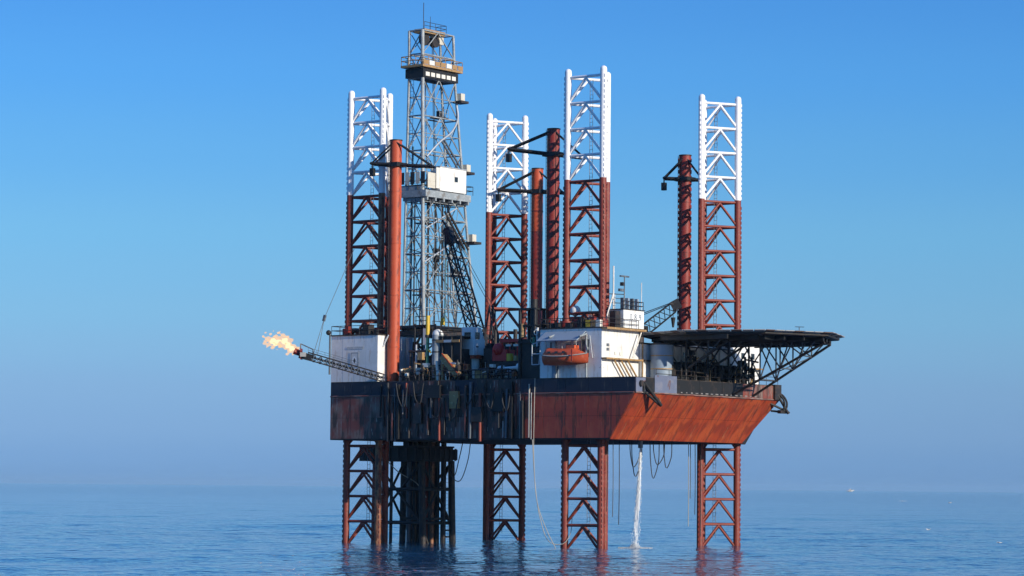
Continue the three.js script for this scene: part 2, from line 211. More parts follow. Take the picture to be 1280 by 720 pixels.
// ---------------------------------------------------------------- lattice legs
const LEG = { A: V(-15.72, 0, 13.57), B: V(-16.72, 0, -13.57), C: V(16.72, 0, 13.57), D: V(15.72, 0, -13.57) };
const rackGeo = (() => { const gs = []; for (let k = 0; k < 76; k++) gs.push(boxG(0.14, 0.36, 0.3, 0, -4 + k * 0.6, 0)); return mergeGeometries(gs.map((g) => g.toNonIndexed())); })();
const rackGeoTop = (() => { const gs = []; for (let k = 0; k < 20; k++) gs.push(boxG(0.14, 0.36, 0.3, 0, 42.2 + k * 0.6, 0)); return mergeGeometries(gs.map((g) => g.toNonIndexed())); })();
function truss(c, sgn, label) {
  const t = thing('lattice_leg', label, 'rig leg', [c.x, 0, c.z], 'triangular lattice legs of the rig'), s = 4.95;
  const pts = [[-0.5, 0.289], [0.5, 0.289], [0, -0.577]].map(([a, b]) => V(c.x + sgn * a * s, 0, c.z + sgn * b * s));
  const at = (p, y) => V(p.x, y, p.z), WH = 41.95;
  pts.forEach((p, i) => {
    const low = bar('chord', at(p, -6), at(p, WH), 0.4, c === LEG.A && i === 1 ? M.legRust : M.legRed, t, 14);
    const up = bar('chord_top', at(p, WH), at(p, 54.35), 0.395, M.legWhite, t, 14);
    const out = V(p.x - c.x, 0, p.z - c.z).normalize();
    for (const [g, m, nm] of [[rackGeo, M.legRed, 'rack'], [rackGeoTop, M.legWhite, 'rack_top']]) { const r = mesh(nm, g, m, t, at(p, 0).addScaledVector(out, 0.33)); r.rotation.y = Math.atan2(out.x, out.z); r.userData.kind = 'stuff'; }
    mesh('chord_cap', new THREE.SphereGeometry(0.395, 12, 6, 0, 6.2832, 0, Math.PI / 2), M.legWhite, t, at(p, 54.35));
  });
  for (let k = 0; k < 20; k++) { const y = 53.7 - k * 3.005, y2 = y - 3.005; if (y < -1.5) break;
    for (let i = 0; i < 3; i++) { const a = pts[i], b = pts[(i + 1) % 3], mid = a.clone().add(b).multiplyScalar(0.5), m = y > WH - 0.5 && y - 0.4 > WH - 0.6 ? M.legWhite : M.legRed, m2 = y2 > WH - 2.9 ? M.legWhite : M.legRed;
      bar('horizontal_brace', at(a, y), at(b, y), 0.165, y > 42 ? M.legWhite : M.legRed, t, 8);
      const e = 0.07; for (const p of [a, b]) { const foot = p.clone().lerp(mid, e); bar('diagonal_brace', at(mid, y - 0.15), at(foot, y2 + 0.2), 0.15, y > 42 ? M.legWhite : M.legRed, t, 8); }
      if (i === 0) { } } }
  const m01 = pts[0].clone().add(pts[1]).multiplyScalar(0.5), inn = c.clone().sub(m01).multiplyScalar(0.8);
  const lp = m01.clone().add(inn); join('ladder', ladderGeo(V(lp.x, 1, lp.z), V(lp.x, 53.5, lp.z), 0.4, V(1, 0, 0)), M.ladderGrey, t);
  return t;
}
truss(LEG.A, 1, 'red lattice leg with white top standing in the white house beside the gas flare');
truss(LEG.B, -1, 'red lattice leg with white top between the drilling mast and the twin red columns');
truss(LEG.C, 1, 'red lattice leg with white top rising behind the orange lifeboat');
truss(LEG.D, -1, 'red lattice leg with white top behind the helicopter deck');

// ---------------------------------------------------------------- jack houses
function house(x0, x1, z0, z1, y1, label, mat, c, sgn, extra) {
  const t = thing('jack_house', label, 'deck house', [(x0 + x1) / 2, DK + 0.08, (z0 + z1) / 2], 'houses round the legs'), y0 = DK + 0.08;
  box('core', [x1 - x0 - 0.1, y1 - y0 - 0.05, z1 - z0 - 0.1], [(x0 + x1) / 2, (y0 + y1) / 2, (z0 + z1) / 2], mat, t);
  const nx = 4, nz = 3;
  for (let i = 0; i < nx; i++) for (const [z, s] of [[z1, 1], [z0, -1]]) box('wall_panel', [(x1 - x0) / nx - 0.025, y1 - y0, 0.06], [x0 + (i + 0.5) * (x1 - x0) / nx, (y0 + y1) / 2, z - s * 0.03 + s * 0.02 * rnd()], mat, t);
  for (let i = 0; i < nz; i++) for (const [x, s] of [[x1, 1], [x0, -1]]) box('wall_panel', [0.06, y1 - y0, (z1 - z0) / nz - 0.025], [x - s * 0.03 + s * 0.02 * rnd(), (y0 + y1) / 2, z0 + (i + 0.5) * (z1 - z0) / nz], mat, t);
  box('roof', [x1 - x0 + 0.25, 0.14, z1 - z0 + 0.25], [(x0 + x1) / 2, y1 + 0.07, (z0 + z1) / 2], M.dark, t);
  const q = [[x0, z0], [x1, z0], [x1, z1], [x0, z1], [x0, z0]].map(([x, z]) => V(x, y1 + 0.14, z)); join('railing', railGeo(q, 1.05, 1.4, 0.04), M.dark, t);
  // jacking yoke round the leg
  const s = 4.95, pts = [[-0.5, 0.289], [0.5, 0.289], [0, -0.577]].map(([a, b]) => V(c.x + sgn * a * s, 0, c.z + sgn * b * s));
  for (let i = 0; i < 3; i++) { const a = pts[i], b = pts[(i + 1) % 3]; bar('jack_collar', V(a.x, y1 + 0.14, a.z), V(a.x, y1 + 1.0, a.z), 0.75, M.postRed, t, 12); bar('yoke_beam', V(a.x, y1 + 0.75, a.z), V(b.x, y1 + 0.75, b.z), 0.24, M.dark, t, 8); }
  for (let i = 0; i < 9; i++) { const w = rr(0.4, 1.1), hh = rr(0.4, 1.2); box('roof_fitting', [w, hh, w], [rr(x0 + 0.7, x1 - 0.7), y1 + 0.14 + hh / 2, rnd() < 0.6 ? rr(z1 - 1.1, z1 - 0.6) : rr(z0 + 0.7, z1 - 0.7)], [M.dark, M.black, M.postRed, M.dark][i % 4], t); }
  if (extra) extra(t, y0); return t;
}
function decalPlane(name, w, h, pos, ry, draw, parent) { const cv = document.createElement('canvas'); cv.width = 256; cv.height = Math.round(256 * h / w); const g = cv.getContext('2d'); draw(g, cv.width, cv.height); const tx = new THREE.CanvasTexture(cv); tx.colorSpace = THREE.SRGBColorSpace; const m = new THREE.Mesh(boxGeo(w, h, 0.012).clone(), new THREE.MeshStandardMaterial({ map: tx, roughness: 0.6 })); const uv = m.geometry.attributes.uv; for (let i = 0; i < uv.count; i++) uv.setXY(i, uv.getX(i) / w + 0.5, uv.getY(i) / h + 0.5); m.name = name; m.position.copy(pos); m.rotation.y = ry; return put(m, parent); }

house(XA + 0.02, -11.75, 9.9, Z0 + 0.02, 24.75, 'white panelled house with a painted emblem behind the flare boom', M.white, LEG.A, 1, (t) => {
  decalPlane('emblem', 1.35, 1.75, V(-15.3, 21.9, Z0 + 0.065), 0, (g, w, h) => { g.fillStyle = '#cfccc4'; g.fillRect(0, 0, w, h); g.strokeStyle = '#6f7a80'; g.lineWidth = 16; g.strokeRect(30, 20, w - 60, h - 40); g.fillStyle = '#eceae4'; g.beginPath(); g.ellipse(w / 2, h * 0.58, 66, 100, 0, 0, 7); g.fill(); g.fillStyle = '#1d2224'; g.beginPath(); g.moveTo(w / 2, h * 0.38); g.lineTo(w / 2 + 38, h * 0.6); g.lineTo(w / 2, h * 0.78); g.lineTo(w / 2 - 38, h * 0.6); g.fill(); }, t);
  decalPlane('faded_lettering', 2.6, 0.3, V(-15.2, 23.3, Z0 + 0.065), 0, (g, w, h) => { g.fillStyle = '#cbc9c2'; g.fillRect(0, 0, w, h); g.fillStyle = '#7b868c'; for (let i = 0; i < 15; i++) if (i !== 6) { g.fillRect(8 + i * 16, 6 + (i % 3) * 2, 4, h - 14); if (i % 2) g.fillRect(8 + i * 16, 8, 11, 4); else g.fillRect(8 + i * 16, h - 12, 11, 4); } }, t);
  bar('corner_pipe', V(XA - 0.15, DK + 1, Z0 + 0.1), V(XA - 0.15, 25.2, Z0 + 0.1), 0.12, M.steelDark, t); mesh('corner_lamp', new THREE.SphereGeometry(0.32, 10, 8), M.black, t, V(XA - 0.3, 25.2, Z0 + 0.2));
  bar('service_pipe', V(-11.2, DK + 0.1, 12.0), V(-11.2, 24.6, 12.0), 0.42, M.blueGrey, t, 12); bar('service_pipe', V(-11.4, DK + 0.1, 10.9), V(-11.4, 24.2, 10.9), 0.16, M.black, t, 8);
  bar('roof_stay', V(-11.7, 23.4, 16.3), V(-11.2, 24.8, 15.9), 0.09, M.galv, t);
});
house(-21, -12.4, -Z0, -9.9, 24.4, 'pale house round the leg behind the deck machinery', M.beige, LEG.B, -1);
house(12.2, 20.75, 9.95, Z0 + 0.02, 24.75, 'white two storey house with ledge and stair behind the orange lifeboat', M.white, LEG.C, 1, (t) => {
  box('ledge', [0.7, 0.18, 7.3], [21.1, 21.35, 13.6], M.ochre, t); box('roof_ledge', [0.9, 0.22, 7.8], [21.1, 24.75, 13.4], M.ochre, t);
  for (let i = 0; i < 3; i++) bar('stair_rail', V(21.15, 21.2, 15.3 - i * 1.35), V(21.15, 19.3, 13.4 - i * 1.35), 0.1, M.ochre, t);
  bar('stair_rail', V(21.35, 24.5, 10.3), V(21.35, 21.6, 11.9), 0.08, M.cream, t);
  for (const [y, z] of [[22.9, 16.1], [22.4, 16.1]]) box('vent', [0.06, 0.3, 0.45], [20.81, y, z], M.steelDark, t);
  for (const [y, z] of [[22.0, 14.6], [22.0, 13.6], [20.4, 11.4]]) box('porthole', [0.06, 0.35, 0.3], [20.81, y, z], M.cream, t);
  box('canopy_roof', [5.6, 0.12, 2.2], [15.8, 23.9, 18.1], M.blueGrey, t, [0.55, 0, 0]);
  for (const x of [13.4, 15.6, 17.6, 19.6]) bar('canopy_post', V(x, 21.4, 17.4), V(x, 23.9, 17.95), 0.07, M.galv, t);
  { const d = box('door', [1.0, 2.0, 0.08], [18.6, 22.5, Z0 + 0.09], M.steelDark, t); box('door_handle', [0.06, 0.3, 0.08], [18.95, 22.5, Z0 + 0.17], M.galv, d); box('door_window', [0.4, 0.4, 0.04], [18.6, 23.1, Z0 + 0.14], M.glass, d); } box('door', [0.9, 1.9, 0.08], [14.4, 20.2, Z0 + 0.09], M.blueGrey, t);
  for (const x of [16.2, 17.2]) box('window', [0.6, 0.6, 0.08], [x, 22.7, Z0 + 0.09], M.glass, t);
  mesh('radar_dome', new THREE.SphereGeometry(0.62, 14, 10), M.white, t, V(15.2, 26.95, 14.6)); bar('dome_stand', V(15.2, 24.9, 14.6), V(15.2, 26.5, 14.6), 0.14, M.dark, t);
  for (const [x, z] of [[17.2, 14.6], [18, 13.6]]) box('floodlight', [0.8, 0.5, 0.5], [x, 25.9, z], M.cream, t);
  box('service_gantry', [5.2, 0.9, 0.5], [15.6, 26, 12.4], M.postRed, t);
  for (let i = 0; i < 3; i++) box('lashing_drum', [0.6, 0.8, 0.5], [18.6 + i * 0.7, 25.3, 16.7], [M.yellow, M.ochre, M.cream][i], t);
});
house(11.5, 20, -Z0, -9.9, 24.7, 'white house round the leg, seen through the helicopter deck struts', M.white, LEG.D, -1, (t) => { box('ledge', [0.6, 0.15, 7.2], [20.35, 21.4, -13.5], M.ochre, t); for (const z of [-11.2, -13.4, -15.6]) box('window', [0.06, 0.7, 0.7], [20.05, 22.9, z], M.glass, t); });

// ---------------------------------------------------------------- accommodation under the helicopter deck
{
  const t = thing('accommodation_block', 'long pale accommodation block in the shade beneath the helicopter deck', 'deck house', [15, DK + 0.08, 0]), y0 = DK + 0.08, y1 = 23.3;
  box('core', [8, y1 - y0, 19.4], [16.9, (y0 + y1) / 2, 0], M.white, t); box('roof', [8.3, 0.15, 19.6], [16.9, y1 + 0.08, 0], M.dark, t);
  for (let i = 0; i < 12; i++) { const z = 9.7 - (i + 0.5) * 19.4 / 12; if (i === 3) continue; box('wall_panel', [0.07, y1 - y0 - 0.1, 19.4 / 12 - 0.04], [20.93 + rnd() * 0.02, (y0 + y1) / 2, z], M.white, t); if (i % 4 === 1) { const w = box('window', [0.05, 0.5, 0.5], [20.99, 22.4, z], M.glass, t); box('window_frame', [0.04, 0.08, 0.66], [21.0, 22.7, z], M.beige, w); box('window_frame', [0.04, 0.08, 0.66], [21.0, 22.1, z], M.beige, w); } bar('wall_pipe', V(21.1, y0, z + 0.7), V(21.1, y1, z + 0.7), 0.08, i % 3 ? M.white : M.ochre, t, 6); }
  box('door', [0.08, 3.1, 1.3], [20.97, y0 + 1.6, 9.7 - 3.5 * 19.4 / 12], M.teal, t); box('ledge', [0.5, 0.14, 19.2], [21.15, 21.4, 0], M.dark, t);
}
{ // corner tank between lifeboat house and accommodation
  const t = thing('storage_tank', 'upright grey tank between the white house and the accommodation wall', 'tank', [22.4, DK + 0.08, 7.6]); bar('shell', V(22.4, DK + 0.08, 7.6), V(22.4, 23.2, 7.6), 1.3, M.blueGrey, t, 20); bar('lid', V(22.4, 23.2, 7.6), V(22.4, 23.4, 7.6), 1.35, M.dark, t, 20); for (const y of [20.4, 21.9]) bar('band', V(22.4, y, 7.6), V(22.4, y + 0.12, 7.6), 1.33, M.ochre, t, 20);
}

// ---------------------------------------------------------------- tall columns with outrigger arms
function column(x, z, y0, y1, split, mats, dir, len, len2, label, slope = 0) {
  const t = thing('pump_column', label, 'steel column', [x, y0, z], 'tall red columns with outrigger arms'), R = 0.73;
  bar('shaft', V(x, y0, z), V(x, split, z), R, mats[0], t, 20); if (split < y1) bar('shaft_top', V(x, split, z), V(x, y1, z), R - 0.005, mats[1], t, 20);
  bar('shaft_cap', V(x, y1, z), V(x, y1 + 0.12, z), R + 0.06, M.dark, t, 20);
  const d = V(dir[0], 0, dir[1]).normalize(), y = y1 - 2.9; const side = V(-d.z, 0, d.x).multiplyScalar(R + 0.1);
  const e1 = V(x, y + slope * len, z).addScaledVector(d, len), e2 = V(x, y - slope * len2, z).addScaledVector(d, -len2);
  for (const s of [-1, 1]) { const o = side.clone().multiplyScalar(s); bar('arm', e1.clone().addScaledVector(o, 0.6), e2.clone().addScaledVector(o, 0.9), 0.17, M.black, t, 6); for (const e of [e1, e2]) bar('stay', V(x, y1 - 0.1, z).addScaledVector(o, 0.7), e.clone().addScaledVector(o, 0.6), 0.11, M.black, t, 6); }
  for (const e of [e1, e2]) { bar('cross_bar', e.clone().addScaledVector(side, 0.9), e.clone().addScaledVector(side, -0.9), 0.16, M.black, t, 6); }
  box('arm_collar', [1.9, 0.5, 1.9], [x, y, z], M.black, t);
  bar('pulley_hanger', e2.clone(), e2.clone().add(V(0, -0.6, 0)), 0.08, M.black, t, 6); box('pulley_block', [0.55, 0.95, 0.45], e2.clone().add(V(0, -1.0, 0)).toArray(), M.black, t);
  if (x > 11) for (const sd of [-1, 1]) { const gs = []; for (let k = y0 + 0.5; k < y1 - 0.4; k += 0.72) gs.push(boxG(0.2, 0.42, 0.3, x + sd * 0.6, k, z - sd * 0.45 + 0.1, 0.64)); const rk = join('rack_teeth', gs, mats[0], t); rk.userData.kind = 'stuff'; }
  join('ladder', ladderGeo(V(x - 0.55, y0, z + 0.62), V(x - 0.55, y1, z + 0.62), 0.4, V(0.8, 0, 0.6)), M.dark, t);
  for (let k = y0 + 4; k < y1 - 4; k += 6.2) bar('joint_ring', V(x, k, z), V(x, k + 0.16, z), R + 0.035, mats[0], t, 20);
  return t;
}
column(-10.98, 15.2, 19.3, 48.1, 20, [M.postOrange, M.postOrange], [0.92, -0.39], 4.6, 2.9, 'bright orange column standing beside the white house with the emblem', -0.06);
column(10.75, 12.95, 19.3, 48.2, 20, [M.postRed, M.postRed], [0.85, -0.5], 3.6, 5.2, 'dark red column close to the leg behind the lifeboat', -0.12);
column(-11.0, -13.4, 19.3, 47.4, 39.4, [M.postRed, M.postOrange], [0.85, -0.5], 3.4, 5, 'column painted orange above dark red, behind the red deck machinery', -0.05);
column(11.5, -13.5, 19.3, 47.7, 40, [M.postRed, M.postRed], [0.85, -0.5], 2.2, 2.6, 'rust streaked red column beside the leg behind the helicopter deck', -0.05);

// ---------------------------------------------------------------- drilling mast
{
  const Y = [19.2, 26.5, 37.5, 57.6, 63.6], CX = [-15.4, -15.6, -16.3, -17.3, -17.5], HX = [1.75, 1.6, 1.42, 1.08, 1.06], HZ = [5.6, 5.3, 4.5, 3.25, 3.1], CZ = 0.5;
  const f = (y, A) => { let i = 0; while (i < Y.length - 2 && y > Y[i + 1]) i++; return A[i] + (A[i + 1] - A[i]) * (y - Y[i]) / (Y[i + 1] - Y[i]); };
  const C = (i, y, o = 0) => { const sx = [-1, 1, 1, -1][i], sz = [1, 1, -1, -1][i]; return V(f(y, CX) + sx * (f(y, HX) + o), y, CZ + sz * (f(y, HZ) + o)); };
  const t = thing('drilling_mast', 'tall tapering grey lattice drilling mast with white cabin and railed crown', 'drilling mast', [-15.5, 19.2, CZ]);
  for (let i = 0; i < 4; i++) for (let k = 0; k < 4; k++) bar('mast_leg', C(i, Y[k]), C(i, Y[k + 1]), i === 1 ? 0.24 : 0.17, M.steel, t, 8);
  const lev = [26.5, 31, 35.5, 40, 44, 48.4, 52.8, 57.6, 60.6, 63.6];
  for (let k = 0; k < lev.length; k++) for (let i = 0; i < 4; i++) { const j = (i + 1) % 4, y = lev[k];
    bar('girt', C(i, y), C(j, y), 0.1, M.steel, t, 6); if (k < 7) { const ym = (y + lev[k + 1]) / 2; bar('girt', C(i, ym), C(j, ym), 0.06, M.steel, t, 6); }
    if (k < lev.length - 1) { const y2 = lev[k + 1]; const mm = M.steel, wide = i % 2 === 1;
      if (wide) { const a = C(i, y), b = C(j, y), a2 = C(i, y2), b2 = C(j, y2), m1 = a.clone().lerp(b, 0.5), m2 = a2.clone().lerp(b2, 0.5);
        if (y < 57) { bar('diagonal_brace', a, m2, 0.075, mm, t, 6); bar('diagonal_brace', b, m2, 0.075, mm, t, 6); bar('diagonal_brace', a.clone().lerp(m2, 0.5), a2.clone().lerp(m2, 0.0), 0.06, mm, t, 6); bar('diagonal_brace', b.clone().lerp(m2, 0.5), b2, 0.06, mm, t, 6); if (i === 3) bar('mid_post', m1, m2, 0.07, mm, t, 6); }
        else { bar('diagonal_brace', a, b2.clone().lerp(a2, 0.5), 0.07, mm, t, 6); bar('diagonal_brace', b, a2.clone().lerp(b2, 0.5), 0.07, mm, t, 6); }
      } else { bar('diagonal_brace', C(i, y), C(j, y2), 0.075, mm, t, 6); bar('diagonal_brace', C(j, y), C(i, y2), 0.06, mm, t, 6); } } }
  // substructure
  for (let i = 0; i < 4; i++) { const j = (i + 1) % 4; bar('substructure_brace', C(i, 19.4), C(j, 26.2), 0.16, M.dark, t, 6); bar('substructure_brace', C(j, 19.4), C(i, 26.2), 0.16, M.dark, t, 6); bar('substructure_beam', C(i, 26.3, 0.2), C(j, 26.3, 0.2), 0.3, M.black, t, 6); }
  box('drill_floor', [6.6, 0.5, 12.6], [-15, 25.6, 0.6], M.dark, t); join('floor_railing', railGeo([V(-11.8, 25.85, 6.8), V(-11.8, 25.85, -5.6)], 1.1, 1.5, 0.04), M.dark, t);
  for (let i = 0; i < 5; i++) box('wind_wall', [0.12, 3.2, 1.9], [-11.7, 23.9, 5.4 - i * 2.15], i % 2 ? M.dark : M.black, t);
  // working platform, fingers and cabin
  const py = 43.1; const cx = f(44, CX), hx = f(44, HX), hz = f(44, HZ);
  box('racking_platform', [2 * hx + 1.3, 0.85, 2 * hz + 0.9], [cx + 0.2, 42.95, CZ], M.steel, t); for (let i = 0; i < 6; i++) box('platform_joist', [2 * hx + 1.2, 0.4, 0.25], [cx + 0.2, 42.32, CZ - hz + i * hz * 0.4], M.steel, t);
  for (let i = 0; i < 5; i++) box('windbreak_panel', [0.62, 1.5, 0.08], [cx - hx - 0.35 + i * 0.82, 44.9, CZ + hz + 0.4], i % 2 ? M.beige : M.dark, t);
  box('windbreak_panel', [0.08, 1.9, 1.5], [cx + hx + 0.8, 44.6, CZ + hz - 0.7], M.beige, t); box('windbreak_panel', [0.08, 2.6, 0.7], [cx + hx + 0.85, 45, CZ + hz - 1.9], M.cream, t);
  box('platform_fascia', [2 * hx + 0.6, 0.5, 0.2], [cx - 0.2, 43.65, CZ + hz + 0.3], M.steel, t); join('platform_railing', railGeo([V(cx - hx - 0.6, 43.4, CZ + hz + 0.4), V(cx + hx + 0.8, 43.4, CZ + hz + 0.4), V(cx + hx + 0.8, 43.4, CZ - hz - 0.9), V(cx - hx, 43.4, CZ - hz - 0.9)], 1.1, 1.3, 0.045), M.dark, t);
  const cab = box('cabin', [1.5, 2.95, 5.3], [cx + hx + 0.2, 44.95, CZ - 0.75], M.white, t); box('window', [0.06, 0.62, 0.62], [cx + hx + 0.97, 45.1, CZ - 1.35], M.glass, cab); box('cabin_door', [0.9, 2, 0.05], [cx + hx + 0.2, 44.6, CZ + 1.93], M.beige, cab); box('cabin_roof', [1.7, 0.1, 5.5], [cx + hx + 0.2, 46.47, CZ - 0.75], M.galv, cab);
  // crown
  const kx = f(58.8, CX), khx = f(58.8, HX), khz = f(58.8, HZ);
  box('crown_platform', [2 * khx + 1.4, 0.28, 2 * khz + 1.6], [kx, 59.0, CZ], M.ochre, t); box('crown_beam', [2 * khx + 0.7, 1.15, 2 * khz + 0.6], [kx, 58.15, CZ], M.black, t);
  for (let i = 0; i < 6; i++) box('light_panel', [0.1, 0.5, 0.75], [kx + khx + 0.4, 58.05, CZ + khz - 0.5 - i * 1.05], M.cream, t);
  const q = [[-1, 1], [1, 1], [1, -1], [-1, -1], [-1, 1]].map(([a, b]) => V(kx + a * (khx + 0.65), 59.14, CZ + b * (khz + 0.75))); join('crown_railing', railGeo(q, 1.1, 1.2, 0.055), M.ochre, t);
  for (let i = 0; i < 7; i++) box('kick_plate', [0.06, 0.55, 1.0], [kx + khx + 0.72, 59.45, CZ + khz + 0.2 - i * 1.15], i % 3 === 1 ? M.cream : M.ochre, t);
  for (const z of [CZ + 1.6, CZ - 0.4]) { const w = bar('crown_sheave', V(kx - 0.3, 62.6, z), V(kx + 0.3, 62.6, z), 0.75, M.dark, t, 16); }
  box('crown_block', [1.6, 0.5, 4.2], [kx, 63.6, CZ + 0.5], M.ochre, t); box('crown_block_frame', [0.5, 1.1, 2.2], [kx, 62.9, CZ - 0.9], M.beige, t); join('top_railing', railGeo([V(kx + 0.8, 63.8, CZ + 2.6), V(kx + 0.8, 63.8, CZ - 1.8), V(kx - 0.8, 63.8, CZ - 1.8)], 0.9, 1.1, 0.035), M.dark, t);
  bar('antenna', V(kx + 0.9, 63.6, CZ + khz - 0.3), V(kx + 0.9, 67, CZ + khz - 0.3), 0.045, M.dark, t, 5); bar('antenna', V(kx + 0.3, 63.6, CZ + 0.8), V(kx + 0.3, 65.6, CZ + 0.8), 0.03, M.dark, t, 5);
  // small side platforms
  for (const [y, w] of [[55.2, 1.4], [46.2, 1.5], [37.4, 1.8]]) { const p = C(2, y); box('side_platform', [w, 0.3, 1.5], [p.x + 0.3, y, p.z - 0.5], M.dark, t); box('side_locker', [0.7, 1, 0.8], [p.x + 0.3, y + 0.6, p.z - 0.5], M.beige, t); }
  // rotary hose, standpipe, tilted racks, drill pipe
  hoseMesh('rotary_hose', [C(2, 55), C(2, 53).add(V(0.4, 0, 0.5)), C(2, 51.2).add(V(0.6, 0, 2.2)), C(1, 49.6).add(V(0.6, 0, -2.6)), C(1, 47.6).add(V(0.3, 0, -0.4))], 0.13, M.galv, t);
  for (const o of [0, 0.75]) { bar('tilting_rack', C(1, 50).add(V(0.2, 0, -3.4 - o * 0.9)), C(2, 46.3).add(V(0.3, 0, 0.9 - o)), 0.13, M.steelDark, t); bar('tilting_rack', C(1, 41).add(V(0.3, 0, -4 - o)), C(2, 36.5).add(V(0.3, 0, 1.2 - o)), 0.15, M.dark, t); }
  bar('guide_brace', C(1, 38.6).add(V(0.2, 0, -0.3)), C(2, 41.6).add(V(0.2, 0, 2)), 0.1, M.galv, t); bar('guide_brace', C(1, 34.4).add(V(0.2, 0, 0)), C(2, 38.2).add(V(0.2, 0, 1)), 0.1, M.galv, t);
  for (let i = 0; i < 7; i++) { const z = CZ - 2.4 + i * 0.75; bar('pipe_stand', V(cx - 0.6 + (i % 2) * 0.5, 26, z), V(cx - 0.5 + (i % 2) * 0.4, 42 + (i * 7 % 3), z * 0.92), 0.07, M.dark, t, 6); }
  for (let i = 0; i < 4; i++) bar('drill_line', V(cx + 0.1 * i, 36, CZ - 0.5 + i * 0.25), V(kx + 0.1 * i, 62.5, CZ - 0.3 + i * 0.25), 0.03, M.black, t, 4);
  box('travelling_block', [0.6, 1.7, 0.7], [cx + 0.2, 35.6, CZ - 0.1], M.black, t); bar('hook', V(cx + 0.2, 33, CZ - 0.1), V(cx + 0.2, 34.7, CZ - 0.1), 0.2, M.dark, t);
  for (let i = 0; i < 16; i++) { const a = C(i % 4, rr(27, 42), -0.4), b = C((i + 1 + (i % 3)) % 4, rr(27, 46), -0.4); bar('service_line', a, b, rr(0.025, 0.06), i % 3 ? M.steel : M.dark, t, 5); }
  for (let i = 0; i < 9; i++) { const z = CZ + rr(-4, 4.4), x = cx + rr(-0.8, 1.6), y = rr(31, 42); bar('hanging_pipe', V(x, 26.2, z), V(x + rr(-0.3, 0.3), y, z), rr(0.04, 0.11), [M.steelDark, M.dark, M.steel, M.teal][i % 4], t, 6); }
  for (const [y, dz] of [[30.4, 3.4], [33.2, -3.2], [39.4, 2.4], [53, -1.2]]) { box('inner_platform', [1.6, 0.14, 1.8], [f(y, CX), y, CZ + dz], M.dark, t); join('inner_railing', railGeo([V(f(y, CX) + 0.8, y + 0.07, CZ + dz - 0.9), V(f(y, CX) + 0.8, y + 0.07, CZ + dz + 0.9)], 1, 0.6, 0.035), M.steel, t); box('inner_locker', [0.5, 0.8, 0.5], [f(y, CX), y + 0.5, CZ + dz], [M.beige, M.dark, M.ochre, M.steel][Math.round(y) % 4], t); }
  for (let i = 0; i < 4; i++) hoseMesh('service_hose', [C(1, 42.3).add(V(0.3, 0, -1 - i)), C(1, 38 - i).add(V(0.9, 0, -1.2 - i)), C(1, 33 - i).add(V(0.7, 0, -1 - i * 1.2)), C(1, 27).add(V(0.9, 0, -2 - i))], 0.05, i % 2 ? M.hose : M.steelDark, t, 24);
  join('mast_ladder', ladderGeo(C(0, 26.5, -0.3), C(0, 58, -0.3), 0.45, V(1, 0, 0)), M.steel, t); bar('standpipe', C(0, 26.5, -0.6), C(0, 49, -0.5), 0.13, M.teal, t); bar('standpipe', C(0, 26.5, -0.9), C(0, 42, -0.8), 0.09, M.dark, t);
}

// ---------------------------------------------------------------- cranes
function lattice(t, a, b, w0, w1, mat, n, r = 0.075) {
  const d = b.clone().sub(a).normalize(), s = V(0, 1, 0).cross(d); if (s.length() < 0.05) s.set(0, 0, 1); s.normalize(); const u = d.clone().cross(s).normalize();
  const pt = (k, i) => { const w = w0 + (w1 - w0) * k, tap = Math.min(1, k * 5 + 0.25, (1 - k) * 5 + 0.3); return a.clone().lerp(b, k).addScaledVector(s, [-1, 1, 1, -1][i] * w / 2 * tap).addScaledVector(u, [-1, -1, 1, 1][i] * w / 2 * tap); };
  for (let i = 0; i < 4; i++) { const gs = []; for (let k = 0; k < n; k++) gs.push(barGeo(pt(k / n, i), pt((k + 1) / n, i), r, 6)); join('boom_chord', gs, mat, t); }
  for (let i = 0; i < 4; i++) for (let k = 0; k < n; k++) bar('boom_lacing', pt(k / n, i), pt((k + 1) / n, (i + 1) % 4), r * 0.6, mat, t, 5);
}
